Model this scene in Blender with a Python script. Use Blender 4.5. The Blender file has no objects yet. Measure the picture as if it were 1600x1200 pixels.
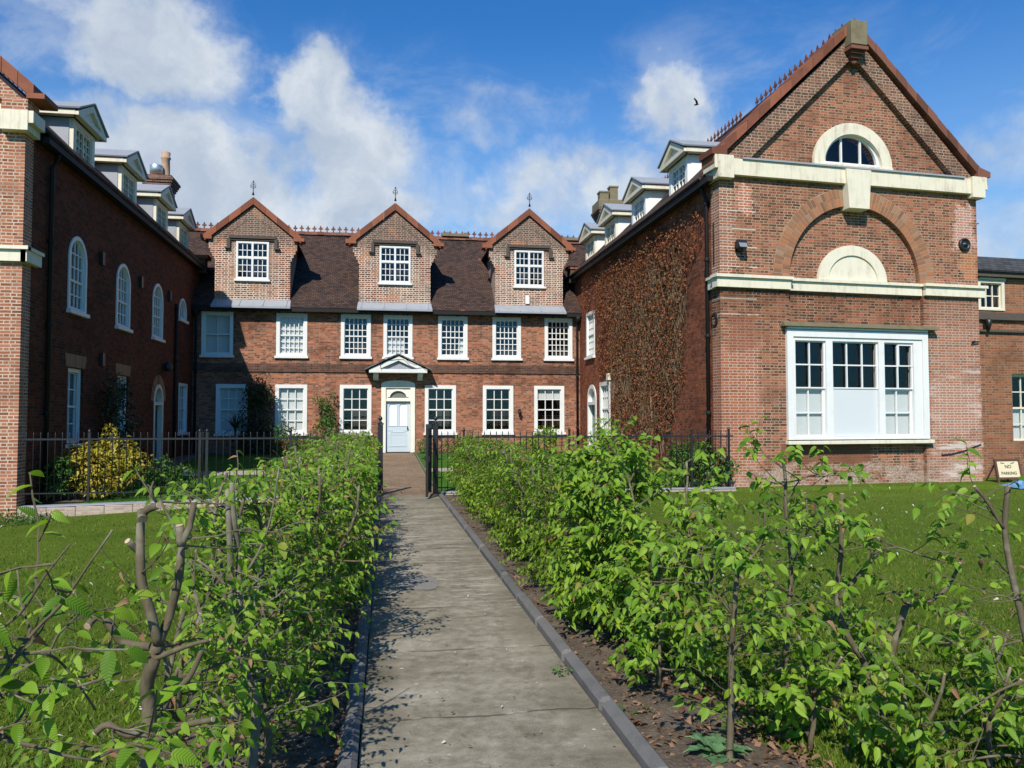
import bpy, bmesh, math, random
import numpy as np
from mathutils import Vector, Matrix
from mathutils.geometry import tessellate_polygon

S = bpy.context.scene
COL = S.collection
R = math.radians
rnd = random.Random(7)

# ------------------------------------------------------------------ camera
EYE = 1.65
CF, CP, CY, CR = 1252.0, R(2.4), R(9.18), R(-0.06)
fwd = Vector((math.sin(CY)*math.cos(CP), math.cos(CY)*math.cos(CP), math.sin(CP)))
rt0 = Vector((math.cos(CY), -math.sin(CY), 0)); up0 = rt0.cross(fwd)
rt = rt0*math.cos(CR)+up0*math.sin(CR); up = up0*math.cos(CR)-rt0*math.sin(CR)
cd = bpy.data.cameras.new('camera'); cam = bpy.data.objects.new('camera', cd); COL.objects.link(cam)
cd.sensor_width = 36.0; cd.lens = CF/1600*36.0; cd.clip_start = 0.05; cd.clip_end = 2000
m = Matrix((rt, up, -fwd)).transposed().to_4x4(); m.translation = Vector((0, 0, EYE)); cam.matrix_world = m
S.camera = cam
S.cycles.max_bounces = 6; S.cycles.diffuse_bounces = 3; S.cycles.glossy_bounces = 3; S.cycles.transmission_bounces = 3; S.cycles.transparent_max_bounces = 10
def ray(px, py): return (rt*((px-800)/CF) - up*((py-600)/CF) + fwd)

# ------------------------------------------------------------------ light
SUN_EL, SUN_AZ = R(42), math.atan2(-0.38, -0.92)
sd = bpy.data.lights.new('sun', 'SUN'); sd.energy = 5.0; sd.angle = R(0.5); sd.color = (1.0, 0.93, 0.82)
sun = bpy.data.objects.new('sun', sd); COL.objects.link(sun)
sdir = Vector((math.sin(SUN_AZ)*math.cos(SUN_EL), math.cos(SUN_AZ)*math.cos(SUN_EL), math.sin(SUN_EL)))
sun.rotation_euler = sdir.to_track_quat('Z', 'Y').to_euler(); sun.location = sdir*60
S.view_settings.view_transform = 'Standard'; S.view_settings.look = 'None'
S.view_settings.exposure = 0.22; S.view_settings.gamma = 1.0

# ------------------------------------------------------------------ node helpers
class NT:
    def __init__(s, nt): s.nt = nt; s.n = nt.nodes; s.l = nt.links
    def new(s, t, **k):
        n = s.n.new(t)
        for a, v in k.items():
            setattr(n, a, v)
        return n
    def put(s, sock, v):
        if isinstance(v, bpy.types.NodeSocket): s.l.new(v, sock)
        elif v is not None: sock.default_value = v
    def math(s, op, a, b=None, c=None, clamp=False):
        n = s.new('ShaderNodeMath', operation=op, use_clamp=clamp); s.put(n.inputs[0], a)
        if b is not None: s.put(n.inputs[1], b)
        if c is not None: s.put(n.inputs[2], c)
        return n.outputs[0]
    def vmath(s, op, a, b=None, scale=None):
        n = s.new('ShaderNodeVectorMath', operation=op); s.put(n.inputs[0], a)
        if b is not None: s.put(n.inputs[1], b)
        if scale is not None: s.put(n.inputs['Scale'], scale)
        return n.outputs['Value'] if op in ('DOT_PRODUCT', 'LENGTH', 'DISTANCE') else n.outputs[0]
    def noise(s, vec, scale, detail=4, rough=0.55, dist=0.0, col=False, lac=2.0):
        n = s.new('ShaderNodeTexNoise'); s.put(n.inputs['Vector'], vec); n.inputs['Scale'].default_value = scale
        n.inputs['Detail'].default_value = detail; n.inputs['Roughness'].default_value = rough; n.inputs['Distortion'].default_value = dist
        n.inputs['Lacunarity'].default_value = lac
        return n.outputs['Color'] if col else n.outputs['Fac']
    def ramp(s, f, stops, interp='LINEAR'):
        n = s.new('ShaderNodeValToRGB'); n.color_ramp.interpolation = interp; e = n.color_ramp.elements
        while len(e) < len(stops): e.new(0.5)
        for i, (p, c) in enumerate(stops):
            e[i].position = p; e[i].color = (c[0], c[1], c[2], 1) if not isinstance(c, (int, float)) else (c, c, c, 1)
        s.put(n.inputs[0], f); return n.outputs[0]
    def step(s, f, a, b):
        n = s.new('ShaderNodeMapRange', interpolation_type='SMOOTHSTEP'); s.put(n.inputs[0], f)
        n.inputs[1].default_value = a; n.inputs[2].default_value = b; n.inputs[3].default_value = 0; n.inputs[4].default_value = 1
        return n.outputs[0]
    def mix(s, f, a, b, mode='MIX'):
        n = s.new('ShaderNodeMix', data_type='RGBA', blend_type=mode); s.put(n.inputs[0], f)
        for i, v in ((6, a), (7, b)):
            s.put(n.inputs[i], (v[0], v[1], v[2], 1) if isinstance(v, (tuple, list)) else v)
        return n.outputs[2]
    def bump(s, h, strength=0.3, dist=0.01):
        n = s.new('ShaderNodeBump'); s.put(n.inputs['Height'], h); n.inputs['Strength'].default_value = strength; n.inputs['Distance'].default_value = dist
        return n.outputs[0]

def mat(name):
    m = bpy.data.materials.new(name); m.use_nodes = True; N = NT(m.node_tree)
    b = m.node_tree.nodes['Principled BSDF']; N.b = b; N.m = m
    N.out = m.node_tree.nodes['Material Output']
    return N
def coords(N, kind='Object'): return N.new('ShaderNodeTexCoord').outputs[kind]
def position(N): return N.new('ShaderNodeNewGeometry').outputs['Position']
def island(N): return N.new('ShaderNodeNewGeometry').outputs['Random Per Island']
def uvs(N): return N.new('ShaderNodeUVMap', uv_map='UVMap').outputs[0]

# ------------------------------------------------------------------ world: sky with clouds
W = bpy.data.worlds.new('World'); S.world = W; W.use_nodes = True
N = NT(W.node_tree); bg = N.n['Background']
sky = N.new('ShaderNodeTexSky', sky_type='NISHITA', sun_disc=False, sun_elevation=SUN_EL, sun_rotation=SUN_AZ % (2*math.pi))
sky.air_density = 1.0; sky.dust_density = 0.3; sky.ozone_density = 2.2
D = N.vmath('NORMALIZE', coords(N, 'Generated'))
sep = N.new('ShaderNodeSeparateXYZ'); N.put(sep.inputs[0], D)
zz = N.math('ADD', sep.outputs[2], 0.22)
cx = N.math('DIVIDE', sep.outputs[0], zz); cyy = N.math('DIVIDE', sep.outputs[1], zz)
cmb = N.new('ShaderNodeCombineXYZ'); N.put(cmb.inputs[0], cx); N.put(cmb.inputs[1], cyy)
P2 = cmb.outputs[0]
warp = N.vmath('SCALE', N.vmath('SUBTRACT', N.noise(D, 7.0, 6, 0.6, col=True), (0.5, 0.5, 0.5)), scale=0.17)
Dw = N.vmath('ADD', D, warp)
def blob(px, py, rad, soft, gain=1.0, sx=1.0):
    d = ray(px, py).normalized()
    diff = N.vmath('SUBTRACT', Dw, tuple(d))
    # stretch along the horizontal
    h = Vector((0, 0, 1)).cross(d).normalized()
    along = N.vmath('DOT_PRODUCT', diff, tuple(h)); ln = N.vmath('LENGTH', diff)
    e = N.math('SQRT', N.math('MAXIMUM', N.math('SUBTRACT', N.math('POWER', ln, 2.0), N.math('MULTIPLY', N.math('POWER', along, 2.0), 1-1/(sx*sx))), 0.0))
    return N.math('MULTIPLY', N.step(e, rad, rad*(1-soft)), gain)
def vmax(a, b): return N.math('MAXIMUM', a, b)
cl = blob(205, 50, 0.125, 1.0, 0.95, 1.4)
for a in ((110, 0, 0.09, 1.0, 0.8, 1.5), (235, 115, 0.075, 1.0, 0.8, 1.0), (495, 145, 0.115, 1.0, 0.95, 1.15), (540, 225, 0.10, 1.0, 0.85, 1.5), (430, 120, 0.06, 1.0, 0.8, 1.0),
          (300, 275, 0.14, 1.0, 0.95, 2.2), (480, 320, 0.13, 1.0, 0.85, 3.0), (1030, 170, 0.085, 1.0, 0.9, 1.3), (1090, 215, 0.08, 1.0, 0.7, 1.6), (820, 320, 0.13, 1.0, 0.66, 3.0),
          (1590, 250, 0.12, 1.0, 0.55, 1.2), (960, 300, 0.11, 1.0, 0.7, 2.2), (40, 330, 0.2, 1.0, 0.7, 2.0), (720, 160, .10, 1.0, .42, 2.5), (1560, 400, 0.16, 1.0, 0.6, 2.0)):
    cl = vmax(cl, blob(*a))
fbm = N.noise(D, 8.0, 12, 0.60, 0.2)
fb2 = N.noise(P2, 2.4, 10, 0.66, 0.8)
field = N.math('ADD', cl, N.math('MULTIPLY', N.math('SUBTRACT', fbm, 0.5), 1.25))
crisp = N.step(field, 0.26, 0.78)
wis = N.math('MULTIPLY', N.step(N.math('ADD', fb2, N.math('MULTIPLY', cl, 0.30)), 0.52, 0.80), N.math('SUBTRACT', 1.0, N.step(sep.outputs[2], 0.34, 0.50)))
cl = N.math('MULTIPLY', vmax(crisp, N.math('MULTIPLY', wis, 0.5)), 0.95)
front = N.step(sep.outputs[1], -0.2, 0.3)
cl = N.math('MULTIPLY', cl, front)
hzb = N.math('MULTIPLY', N.math('MULTIPLY', N.math('SUBTRACT', 1.0, N.step(sep.outputs[2], 0.14, 0.46)), front), 0.55)
skyc = N.mix(1.0, sky.outputs[0], (0.40, 1.14, 1.86), 'MULTIPLY')
shade = N.mix(N.step(N.noise(Dw, 9, 5, 0.55), 0.3, 0.7), (5.6, 6.6, 8.0), (9.2, 9.8, 10.4))
skyc = N.mix(hzb, skyc, (5.0, 7.6, 10.0))
skyc = N.mix(cl, skyc, shade)
N.put(bg.inputs[0], skyc); bg.inputs[1].default_value = 0.072

# ------------------------------------------------------------------ mesh helpers
class B:
    """collects faces; build() links them as ONE mesh object with a metre UV map"""
    def __init__(s): s.bm = bmesh.new()
    def quad(s, *p):
        try: return s.bm.faces.new([s.bm.verts.new(q) for q in p])
        except ValueError: return None
    def box(s, x0, y0, z0, x1, y1, z1):
        s.obox(Vector((x0, y0, z0)), Vector((1, 0, 0)), Vector((0, 1, 0)), Vector((0, 0, 1)), x1-x0, y1-y0, z1-z0)
    def obox(s, o, a, b, c, la, lb, lc):
        A, Bv, Cv = a*la, b*lb, c*lc
        v = [s.bm.verts.new(o+A*i+Bv*j+Cv*k) for k in (0, 1) for j in (0, 1) for i in (0, 1)]
        fl = ((0, 2, 3, 1), (4, 5, 7, 6), (0, 1, 5, 4), (2, 6, 7, 3), (0, 4, 6, 2), (1, 3, 7, 5))
        flip = (A.cross(Bv)).dot(Cv) < 0
        for f in fl: s.bm.faces.new([v[i] for i in (reversed(f) if flip else f)])
    def plate(s, F, outer, holes=(), depth=0.1, off=0.0):
        """solid plate with holes in frame F=(origin,u,v); front face at `off` outward, thickness depth"""
        o, u, v = F; n = u.cross(v)
        loops = [list(outer)]+[list(h) for h in holes]
        for i, L in enumerate(loops):
            ar = sum(L[k][0]*L[(k+1) % len(L)][1]-L[(k+1) % len(L)][0]*L[k][1] for k in range(len(L)))
            if (ar > 0) != (i == 0): L.reverse()
        tris = tessellate_polygon([[Vector((p[0], p[1], 0)) for p in L] for L in loops])
        flat = [p for L in loops for p in L]
        fr = [s.bm.verts.new(o+u*p[0]+v*p[1]+n*off) for p in flat]
        bk = [s.bm.verts.new(o+u*p[0]+v*p[1]+n*(off-depth)) for p in flat]
        for t in tris:
            a, b, c = (flat[i] for i in t)
            ar = (b[0]-a[0])*(c[1]-a[1])-(c[0]-a[0])*(b[1]-a[1])
            if abs(ar) < 1e-10: continue
            t = t if ar > 0 else t[::-1]
            try:
                s.bm.faces.new([fr[i] for i in t]); s.bm.faces.new([bk[i] for i in reversed(t)])
            except ValueError: pass
        k = 0
        for L in loops:
            n_ = len(L)
            for i in range(n_):
                a, b = k+i, k+(i+1) % n_
                s.bm.faces.new([fr[a], bk[a], bk[b], fr[b]])
            k += n_
    def lb(s, F, u0, u1, v0, v1, o0, o1):
        o, u, v = F; n = u.cross(v)
        s.obox(o+u*u0+v*v0+n*o0, u, v, n, u1-u0, v1-v0, o1-o0)
    def bar(s, p, q, w, h, upv=Vector((0, 0, 1))):
        d = (q-p); L = d.length; d.normalize(); a = d.cross(upv).normalized(); c = a.cross(d)
        s.obox(p-a*w/2-c*h/2, d, a, c, L, w, h)
    def tube(s, pts, rads, seg=8, cap=True):
        pts = [Vector(p) for p in pts]; rings = []
        if isinstance(rads, (int, float)): rads = [rads]*len(pts)
        ref = Vector((0.31, 0.17, 0.93))
        for i, p in enumerate(pts):
            d = (pts[min(i+1, len(pts)-1)]-pts[max(i-1, 0)])
            if d.length < 1e-9: d = Vector((0, 0, 1))
            d.normalize(); a = d.cross(ref)
            if a.length < 0.1: a = d.cross(Vector((1, 0, 0)))
            a.normalize(); b = d.cross(a)
            rings.append([s.bm.verts.new(p+(a*math.cos(t*2*math.pi/seg)+b*math.sin(t*2*math.pi/seg))*rads[i]) for t in range(seg)])
        for r0, r1 in zip(rings, rings[1:]):
            for k in range(seg):
                f = s.bm.faces.new([r0[k], r0[(k+1) % seg], r1[(k+1) % seg], r1[k]]); f.smooth = seg > 5
        if cap:
            s.bm.faces.new(list(reversed(rings[0]))); s.bm.faces.new(rings[-1])
    def lathe(s, c, prof, seg=12, axis=Vector((0, 0, 1))):
        c = Vector(c); a = axis.orthogonal().normalized(); b = axis.cross(a); rings = []
        for r, z in prof:
            rings.append([s.bm.verts.new(c+axis*z+(a*math.cos(t*2*math.pi/seg)+b*math.sin(t*2*math.pi/seg))*max(r, 1e-4)) for t in range(seg)])
        for r0, r1 in zip(rings, rings[1:]):
            for k in range(seg):
                f = s.bm.faces.new([r0[k], r0[(k+1) % seg], r1[(k+1) % seg], r1[k]]); f.smooth = True
        s.bm.faces.new(list(reversed(rings[0]))); s.bm.faces.new(rings[-1])
    def ring(s, F, cu, cv, r0, r1, a0, a1, depth, off, n=20, sy=1.0):
        o = [(cu+r1*math.cos(a0+(a1-a0)*i/n), cv+sy*r1*math.sin(a0+(a1-a0)*i/n)) for i in range(n+1)]
        i_ = [(cu+r0*math.cos(a0+(a1-a0)*i/n), cv+sy*r0*math.sin(a0+(a1-a0)*i/n)) for i in range(n+1)]
        for k in range(n): s.plate(F, [o[k], o[k+1], i_[k+1], i_[k]], (), depth, off)
    def build(s, name, material, parent=None, bevel=0.0):
        bm = s.bm
        uv = bm.loops.layers.uv.new('UVMap')
        if bevel: bmesh.ops.bevel(bm, geom=[e for e in bm.edges], offset=bevel, segments=1, affect='EDGES', profile=0.5)
        bm.normal_update()
        for f in bm.faces:
            n = f.normal
            if abs(n.z) > 0.95: t = Vector((1, 0, 0)); b = Vector((0, 1, 0))
            else:
                t = Vector((0, 0, 1)).cross(n).normalized(); b = n.cross(t)
            for lp in f.loops: lp[uv].uv = (lp.vert.co.dot(t), lp.vert.co.dot(b))
        me = bpy.data.meshes.new(name); bm.to_mesh(me); bm.free()
        me.materials.append(material)
        ob = bpy.data.objects.new(name, me); COL.objects.link(ob)
        if parent: attach(ob, parent)
        return ob

def tag(o, label=None, cat=None, group=None, kind=None):
    if label: o['label'] = label
    if cat: o['category'] = cat
    if group: o['group'] = group
    if kind: o['kind'] = kind
    return o
def thing(name, loc, label, cat, group=None):
    o = bpy.data.objects.new(name, None); COL.objects.link(o); o.empty_display_size = 0.1
    o.location = loc; tag(o, label, cat, group); return o
def attach(ob, parent):
    ob.parent = parent
    if parent.type == 'EMPTY': ob.matrix_parent_inverse = Matrix.Translation(parent.location).inverted()
V = Vector
def arch_poly(u0, u1, v0, vs, n=14, rise=None):
    """rectangle from v0 to spring vs with an arched head"""
    c = (u0+u1)/2; r = (u1-u0)/2; h = r if rise is None else rise
    return [(u0, v0), (u1, v0)]+[(c+r*math.cos(math.pi*i/n), vs+h*math.sin(math.pi*i/n)) for i in range(n+1)]

# numpy mesh (leaves, blades)
def npmesh(name, co, tri, material, parent=None, uv=None):
    me = bpy.data.meshes.new(name); nv, nt = len(co), len(tri)
    me.vertices.add(nv); me.vertices.foreach_set('co', np.ascontiguousarray(co, np.float32).ravel())
    me.loops.add(nt*3); me.loops.foreach_set('vertex_index', np.ascontiguousarray(tri, np.int32).ravel())
    me.polygons.add(nt); me.polygons.foreach_set('loop_start', np.arange(0, nt*3, 3, dtype=np.int32))
    me.update(calc_edges=True)
    if uv is not None:
        l = me.uv_layers.new(name='UVMap'); l.data.foreach_set('uv', np.ascontiguousarray(uv[np.asarray(tri).ravel()], np.float32).ravel())
    me.materials.append(material); me.validate()
    ob = bpy.data.objects.new(name, me); COL.objects.link(ob)
    if parent: attach(ob, parent)
    return ob

# ------------------------------------------------------------------ materials
def brick(name, cols, mortar, msize=0.010, soot=0.5, pale=0.0, row=0.068, wid=0.222, sat=None, stain_scale=0.55, extra=None, bump=0.5, mort_var=0.35, patch=None):
    N = mat(name); uv = uvs(N); P = position(N)
    wob = N.vmath('SCALE', N.vmath('SUBTRACT', N.noise(P, 3.0, 3, 0.6, col=True), (0.5, 0.5, 0.5)), scale=0.022)
    vec = N.vmath('ADD', uv, wob)
    t = N.new('ShaderNodeTexBrick', offset=0.25, offset_frequency=2, squash=0.5, squash_frequency=2)
    N.put(t.inputs['Vector'], vec); t.inputs['Color1'].default_value = (0, 0, 0, 1); t.inputs['Color2'].default_value = (1, 1, 1, 1); t.inputs['Mortar'].default_value = (.5, .5, .5, 1)
    t.inputs['Scale'].default_value = 1; t.inputs['Mortar Size'].default_value = msize; t.inputs['Mortar Smooth'].default_value = 0.25
    t.inputs['Brick Width'].default_value = wid; t.inputs['Row Height'].default_value = row; t.inputs['Bias'].default_value = 0
    big = N.noise(P, stain_scale, 5, 0.6); mid = N.noise(P, 2.3, 5, 0.6); fine = N.noise(P, 26, 4, 0.65)
    sel = N.math('ADD', N.math('MULTIPLY', t.outputs['Color'], 0.72), N.math('MULTIPLY', N.math('SUBTRACT', mid, 0.36), 0.9), clamp=True)
    stops = [(i/(len(cols)-1), c) for i, c in enumerate(cols)]
    c = N.ramp(sel, stops)
    c = N.mix(N.math('MULTIPLY', N.math('SUBTRACT', fine, 0.3), 0.9, clamp=True), c, N.mix(1.0, c, (1.45, 1.35, 1.25), 'MULTIPLY'))
    crs = N.noise(N.vmath('MULTIPLY', P, (0.6, 0.6, 6.0)), 1.3, 5, 0.65)
    c = N.mix(N.math('MULTIPLY', N.step(crs, 0.42, 0.68), 0.55), c, N.mix(1.0, c, (0.60, 0.56, 0.54), 'MULTIPLY'))
    lt = N.noise(N.vmath('MULTIPLY', P, (0.5, 0.5, 3.0)), 2.1, 4, 0.6)
    c = N.mix(N.math('MULTIPLY', N.step(lt, 0.52, 0.72), 0.5), c, N.mix(1.0, c, (1.35, 1.28, 1.25), 'MULTIPLY'))
    if patch:   # large areas of brighter replacement brick
        c = N.mix(N.math('MULTIPLY', N.step(N.noise(P, 0.8, 3, 0.5), 0.55, 0.66), 0.7), c, N.mix(0.5, c, patch))
    mcol = N.mix(N.step(mid, 0.35, 0.7), mortar, tuple(x*(1-mort_var) for x in mortar))
    c = N.mix(N.math('MULTIPLY', t.outputs['Fac'], 0.9), c, mcol)
    # soot and weathering
    st = N.math('MULTIPLY', N.step(N.math('ADD', N.math('MULTIPLY', big, 0.7), N.math('MULTIPLY', mid, 0.3)), 0.47, 0.66), soot)
    c = N.mix(st, c, N.mix(1.0, c, (0.32, 0.30, 0.31), 'MULTIPLY'))
    if pale:
        pn = N.step(N.math('ADD', N.math('MULTIPLY', N.noise(P, 1.1, 6, 0.7), 0.75), N.math('MULTIPLY', fine, 0.25)), 0.56, 0.70)
        c = N.mix(N.math('MULTIPLY', pn, pale), c, (0.46, 0.38, 0.32))
    if extra: c = extra(N, P, c, mid, fine, t.outputs['Fac'])
    N.put(N.b.inputs['Base Color'], c); N.b.inputs['Roughness'].default_value = 0.9; N.b.inputs['Specular IOR Level'].default_value = 0.15
    h = N.math('ADD', N.math('MULTIPLY', t.outputs['Fac'], -1.0), N.math('MULTIPLY', fine, 0.6))
    N.put(N.b.inputs['Normal'], N.bump(h, bump, 0.008))
    return N.m

def paint(name, col, rough=0.5, var=0.12, peel=0.0, scale=6, spec=0.3, bump=0.1, dirt=(0.25, 0.23, 0.2), metal=0.0, streak=0.0, isl=0.0):
    N = mat(name); P = position(N)
    a = N.noise(P, scale, 6, 0.65); b = N.noise(P, scale*7, 4, 0.6)
    c = N.mix(N.math('MULTIPLY', N.step(a, 0.4, 0.8), var*2.2), col, tuple(x*0.62 for x in col))
    c = N.mix(N.math('MULTIPLY', b, var), c, dirt)
    if isl:
        c = N.mix(N.math('MULTIPLY', N.step(island(N), .35, 1.0), isl), c, N.mix(1.0, c, (.38, .42, .45), 'MULTIPLY'))
    if streak:
        sv_ = N.noise(N.vmath('MULTIPLY', P, (6, 6, 0.7)), 2.0, 6, 0.7)
        c = N.mix(N.math('MULTIPLY', N.step(N.math('ADD', N.math('MULTIPLY', sv_, .65), N.math('MULTIPLY', a, .35)), 0.47, 0.68), streak), c, dirt)
    if peel:
        c = N.mix(N.math('MULTIPLY', N.step(N.math('ADD', N.math('MULTIPLY', a, 0.6), N.math('MULTIPLY', b, 0.4)), 0.60, 0.64), peel), c, dirt)
    N.put(N.b.inputs['Base Color'], c); N.put(N.b.inputs['Roughness'], N.math('ADD', rough-0.1, N.math('MULTIPLY', b, 0.25)))
    N.b.inputs['Specular IOR Level'].default_value = spec; N.b.inputs['Metallic'].default_value = metal
    if bump: N.put(N.b.inputs['Normal'], N.bump(b, bump, 0.006))
    return N.m

OR, RD, DK, BN = (0.36, 0.115, 0.045), (0.25, 0.075, 0.04), (0.075, 0.032, 0.024), (0.20, 0.085, 0.045)
def dormer_extra(N, P, c, mid, fine, mort):
    sp = N.new('ShaderNodeSeparateXYZ'); N.put(sp.inputs[0], P)
    zz = N.math('ADD', sp.outputs[2], N.math('MULTIPLY', N.math('SUBTRACT', N.noise(P, 1.7, 5, 0.6), 0.5), 1.6))
    f = N.math('MULTIPLY', N.step(zz, 7.9, 8.7), .78)
    c = N.mix(f, c, N.mix(mort, (0.10, 0.058, 0.04), (0.20, 0.15, 0.115)))
    rp = N.math('MULTIPLY', N.step(N.noise(P, 1.4, 3, 0.5), 0.60, 0.66), .6)
    return N.mix(rp, c, N.mix(mort, (0.34, 0.13, 0.06), (0.38, 0.26, 0.17)))
C_ = V((8.0, 18.1, 0)); GA = R(5.0); GU = V((math.cos(GA), math.sin(GA), 0)); UZ = V((0, 0, 1))
GF = (C_, GU, UZ)
def gable_extra(N, P, c, mid, fine, mort):
    u = N.vmath('DOT_PRODUCT', N.vmath('SUBTRACT', P, tuple(C_)), tuple(GU))
    sp = N.new('ShaderNodeSeparateXYZ'); N.put(sp.inputs[0], P); z = sp.outputs[2]
    j = N.math('MULTIPLY', N.math('SUBTRACT', N.noise(P, 2.2, 5, 0.65), 0.5), 1.1)
    uj = N.math('ADD', u, j); zj = N.math('ADD', z, j)
    # pale rendered foot of the wall
    ft = N.math('MULTIPLY', N.math('SUBTRACT', 1.0, N.step(zj, 0.35, 0.6)), N.math('MULTIPLY', N.step(N.noise(N.vmath('MULTIPLY', P, (1, 1, 2.2)), 2.0, 6, .7), .40, .56), 0.85))
    c = N.mix(ft, c, N.mix(N.step(fine, .38, .62), (0.24, 0.15, 0.10), (0.46, 0.39, 0.32)))
    # right pier, pinker with pale lime smears
    rp = N.math('MULTIPLY', N.step(uj, 5.7, 6.2), N.math('SUBTRACT', 1.0, N.step(z, 5.0, 5.3)))
    c = N.mix(N.math('MULTIPLY', rp, 0.42), c, N.mix(mort, (0.44, 0.20, 0.13), (0.55, 0.47, 0.40)))
    strk = N.vmath('MULTIPLY', P, (0.7, 0.7, 4.0))
    sm = N.math('MULTIPLY', N.step(N.noise(strk, 1.0, 6, 0.7), 0.53, 0.62), N.math('MULTIPLY', rp, N.math('SUBTRACT', 1.0, N.step(z, 2.6, 3.4))))
    c = N.mix(N.math('MULTIPLY', sm, 0.8), c, (0.58, 0.50, 0.44))
    # orange-red worn left pier low down
    lp = N.math('MULTIPLY', N.math('SUBTRACT', 1.0, N.step(uj, 0.6, 1.0)), N.math('SUBTRACT', 1.0, N.step(zj, 3.2, 3.9)))
    c = N.mix(N.math('MULTIPLY', lp, 0.5), c, N.mix(mort, (0.42, 0.13, 0.065), (0.52, 0.42, 0.34)))
    # repaired dark patch below the big window
    dp = N.math('MULTIPLY', N.math('MULTIPLY', N.step(u, 1.55, 1.62), N.math('SUBTRACT', 1.0, N.step(N.math('ADD', u, N.math('MULTIPLY', j, .3)), 4.2, 4.3))),
                N.math('MULTIPLY', N.step(N.math('ADD', z, N.math('MULTIPLY', j, .2)), 0.48, 0.56), N.math('SUBTRACT', 1.0, N.step(z, 1.0, 1.02))))
    c = N.mix(N.math('MULTIPLY', dp, 0.8), c, N.mix(fine, (0.14, 0.058, 0.034), (0.20, 0.085, 0.05)))
    # white lines of new pointing on the left pier, patchy repairs
    lines = None
    for zi, ul in ((7.18, .4), (6.66, .95), (6.22, .95), (5.78, .98), (5.30, .98), (4.52, .95), (4.14, 1.0)):
        l = N.math('MULTIPLY', N.math('SUBTRACT', 1.0, N.step(N.math('ABSOLUTE', N.math('SUBTRACT', z, zi)), .008, .02)), N.math('SUBTRACT', 1.0, N.step(u, ul, ul+.04)))
        lines = l if lines is None else N.math('MAXIMUM', lines, l)
    c = N.mix(N.math('MULTIPLY', lines, N.math('MULTIPLY', N.step(mid, 0.36, 0.46), 0.75)), c, (0.62, 0.56, 0.48))
    def patch(u0, u1, z0, z1, bc, mc, amt, c):
        e = N.math('MULTIPLY', N.math('MULTIPLY', N.step(uj2, u0, u0+.12), N.math('SUBTRACT', 1.0, N.step(uj2, u1-.12, u1))), N.math('MULTIPLY', N.step(zj2, z0, z0+.12), N.math('SUBTRACT', 1.0, N.step(zj2, z1-.12, z1))))
        return N.mix(N.math('MULTIPLY', e, amt), c, N.mix(mort, bc, mc))
    jj = N.math('MULTIPLY', N.math('SUBTRACT', N.noise(P, 5, 4, 0.6), 0.5), 0.7); uj2 = N.math('ADD', u, jj); zj2 = N.math('ADD', z, jj)
    c = patch(.45, .95, 6.55, 7.4, (0.42, 0.14, 0.07), (0.66, 0.58, 0.5), .8, c)
    c = patch(6.75, 7.45, 5.95, 7.3, (0.46, 0.22, 0.16), (0.62, 0.54, 0.48), .75, c)
    c = patch(6.9, 7.5, 5.2, 6.1, (0.42, 0.15, 0.06), (0.40, 0.30, 0.2), .7, c)
    c = patch(.15, 1.0, 3.2, 4.2, (0.25, 0.08, 0.045), (0.26, 0.16, 0.11), .7, c)
    c = patch(-.3, .45, 4.9, 7.2, (0.30, 0.12, 0.065), (0.60, 0.52, 0.44), .6, c)
    c = patch(.65, 1.1, .4, 3.4, (0.37, 0.13, 0.07), (0.52, 0.44, 0.36), .5, c)
    c = patch(5.9, 7.5, 1.2, 2.6, (0.40, 0.20, 0.14), (0.58, 0.50, 0.43), .5, c)
    # broad sooty shelves below the cornice and strings
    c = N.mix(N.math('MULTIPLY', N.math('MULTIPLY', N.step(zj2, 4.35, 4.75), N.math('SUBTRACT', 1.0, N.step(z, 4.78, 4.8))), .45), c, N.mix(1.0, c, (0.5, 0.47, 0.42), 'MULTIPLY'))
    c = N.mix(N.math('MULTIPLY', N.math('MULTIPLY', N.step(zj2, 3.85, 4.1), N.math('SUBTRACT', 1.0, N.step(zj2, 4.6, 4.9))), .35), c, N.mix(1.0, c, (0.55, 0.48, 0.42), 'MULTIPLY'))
    return c
M = {}
M['gable'] = brick('gable_brick', [(0.055, 0.03, 0.02), (0.125, 0.056, 0.032), (0.23, 0.086, 0.046), (0.31, 0.115, 0.062), (0.37, 0.14, 0.078)], (0.40, 0.305, 0.215), 0.0095, 0.55, 0.36, extra=gable_extra)
M['side'] = brick('side_wall_brick', [(0.07, 0.028, 0.02), (0.17, 0.055, 0.03), (0.26, 0.075, 0.036), (0.32, 0.095, 0.042)], (0.20, 0.13, 0.09), 0.006, 0.6, 0.10)
M['shade'] = brick('shade_darkened_brick', [(0.03, 0.011, 0.008), (0.085, 0.023, 0.012), (0.13, 0.032, 0.015), (0.17, 0.043, 0.019)], (0.12, 0.07, 0.047), 0.006, 0.55, 0.12)  # red brick with the court wall's deep shade darkened into its colours
M['facade'] = brick('facade_brick', [(0.085, 0.042, 0.034), (0.17, 0.075, 0.048), (0.30, 0.115, 0.066), (0.38, 0.15, 0.082), (0.42, 0.20, 0.12)], (0.31, 0.23, 0.17), 0.0075, 0.72, 0.2)
M['dormer'] = brick('dormer_brick', [(0.045, 0.028, 0.024), (0.10, 0.045, 0.032), (0.28, 0.105, 0.06), (0.39, 0.165, 0.095)], (0.70, 0.61, 0.50), 0.0155, 0.3, 0.05, row=0.078, wid=0.235, mort_var=0.25, extra=dormer_extra)
M['leftgable'] = brick('pier_brick', [(0.11, 0.05, 0.035), (0.27, 0.10, 0.055), (0.36, 0.14, 0.075), (0.40, 0.17, 0.09)], (0.55, 0.44, 0.34), 0.012, 0.35, 0.25)
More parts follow.
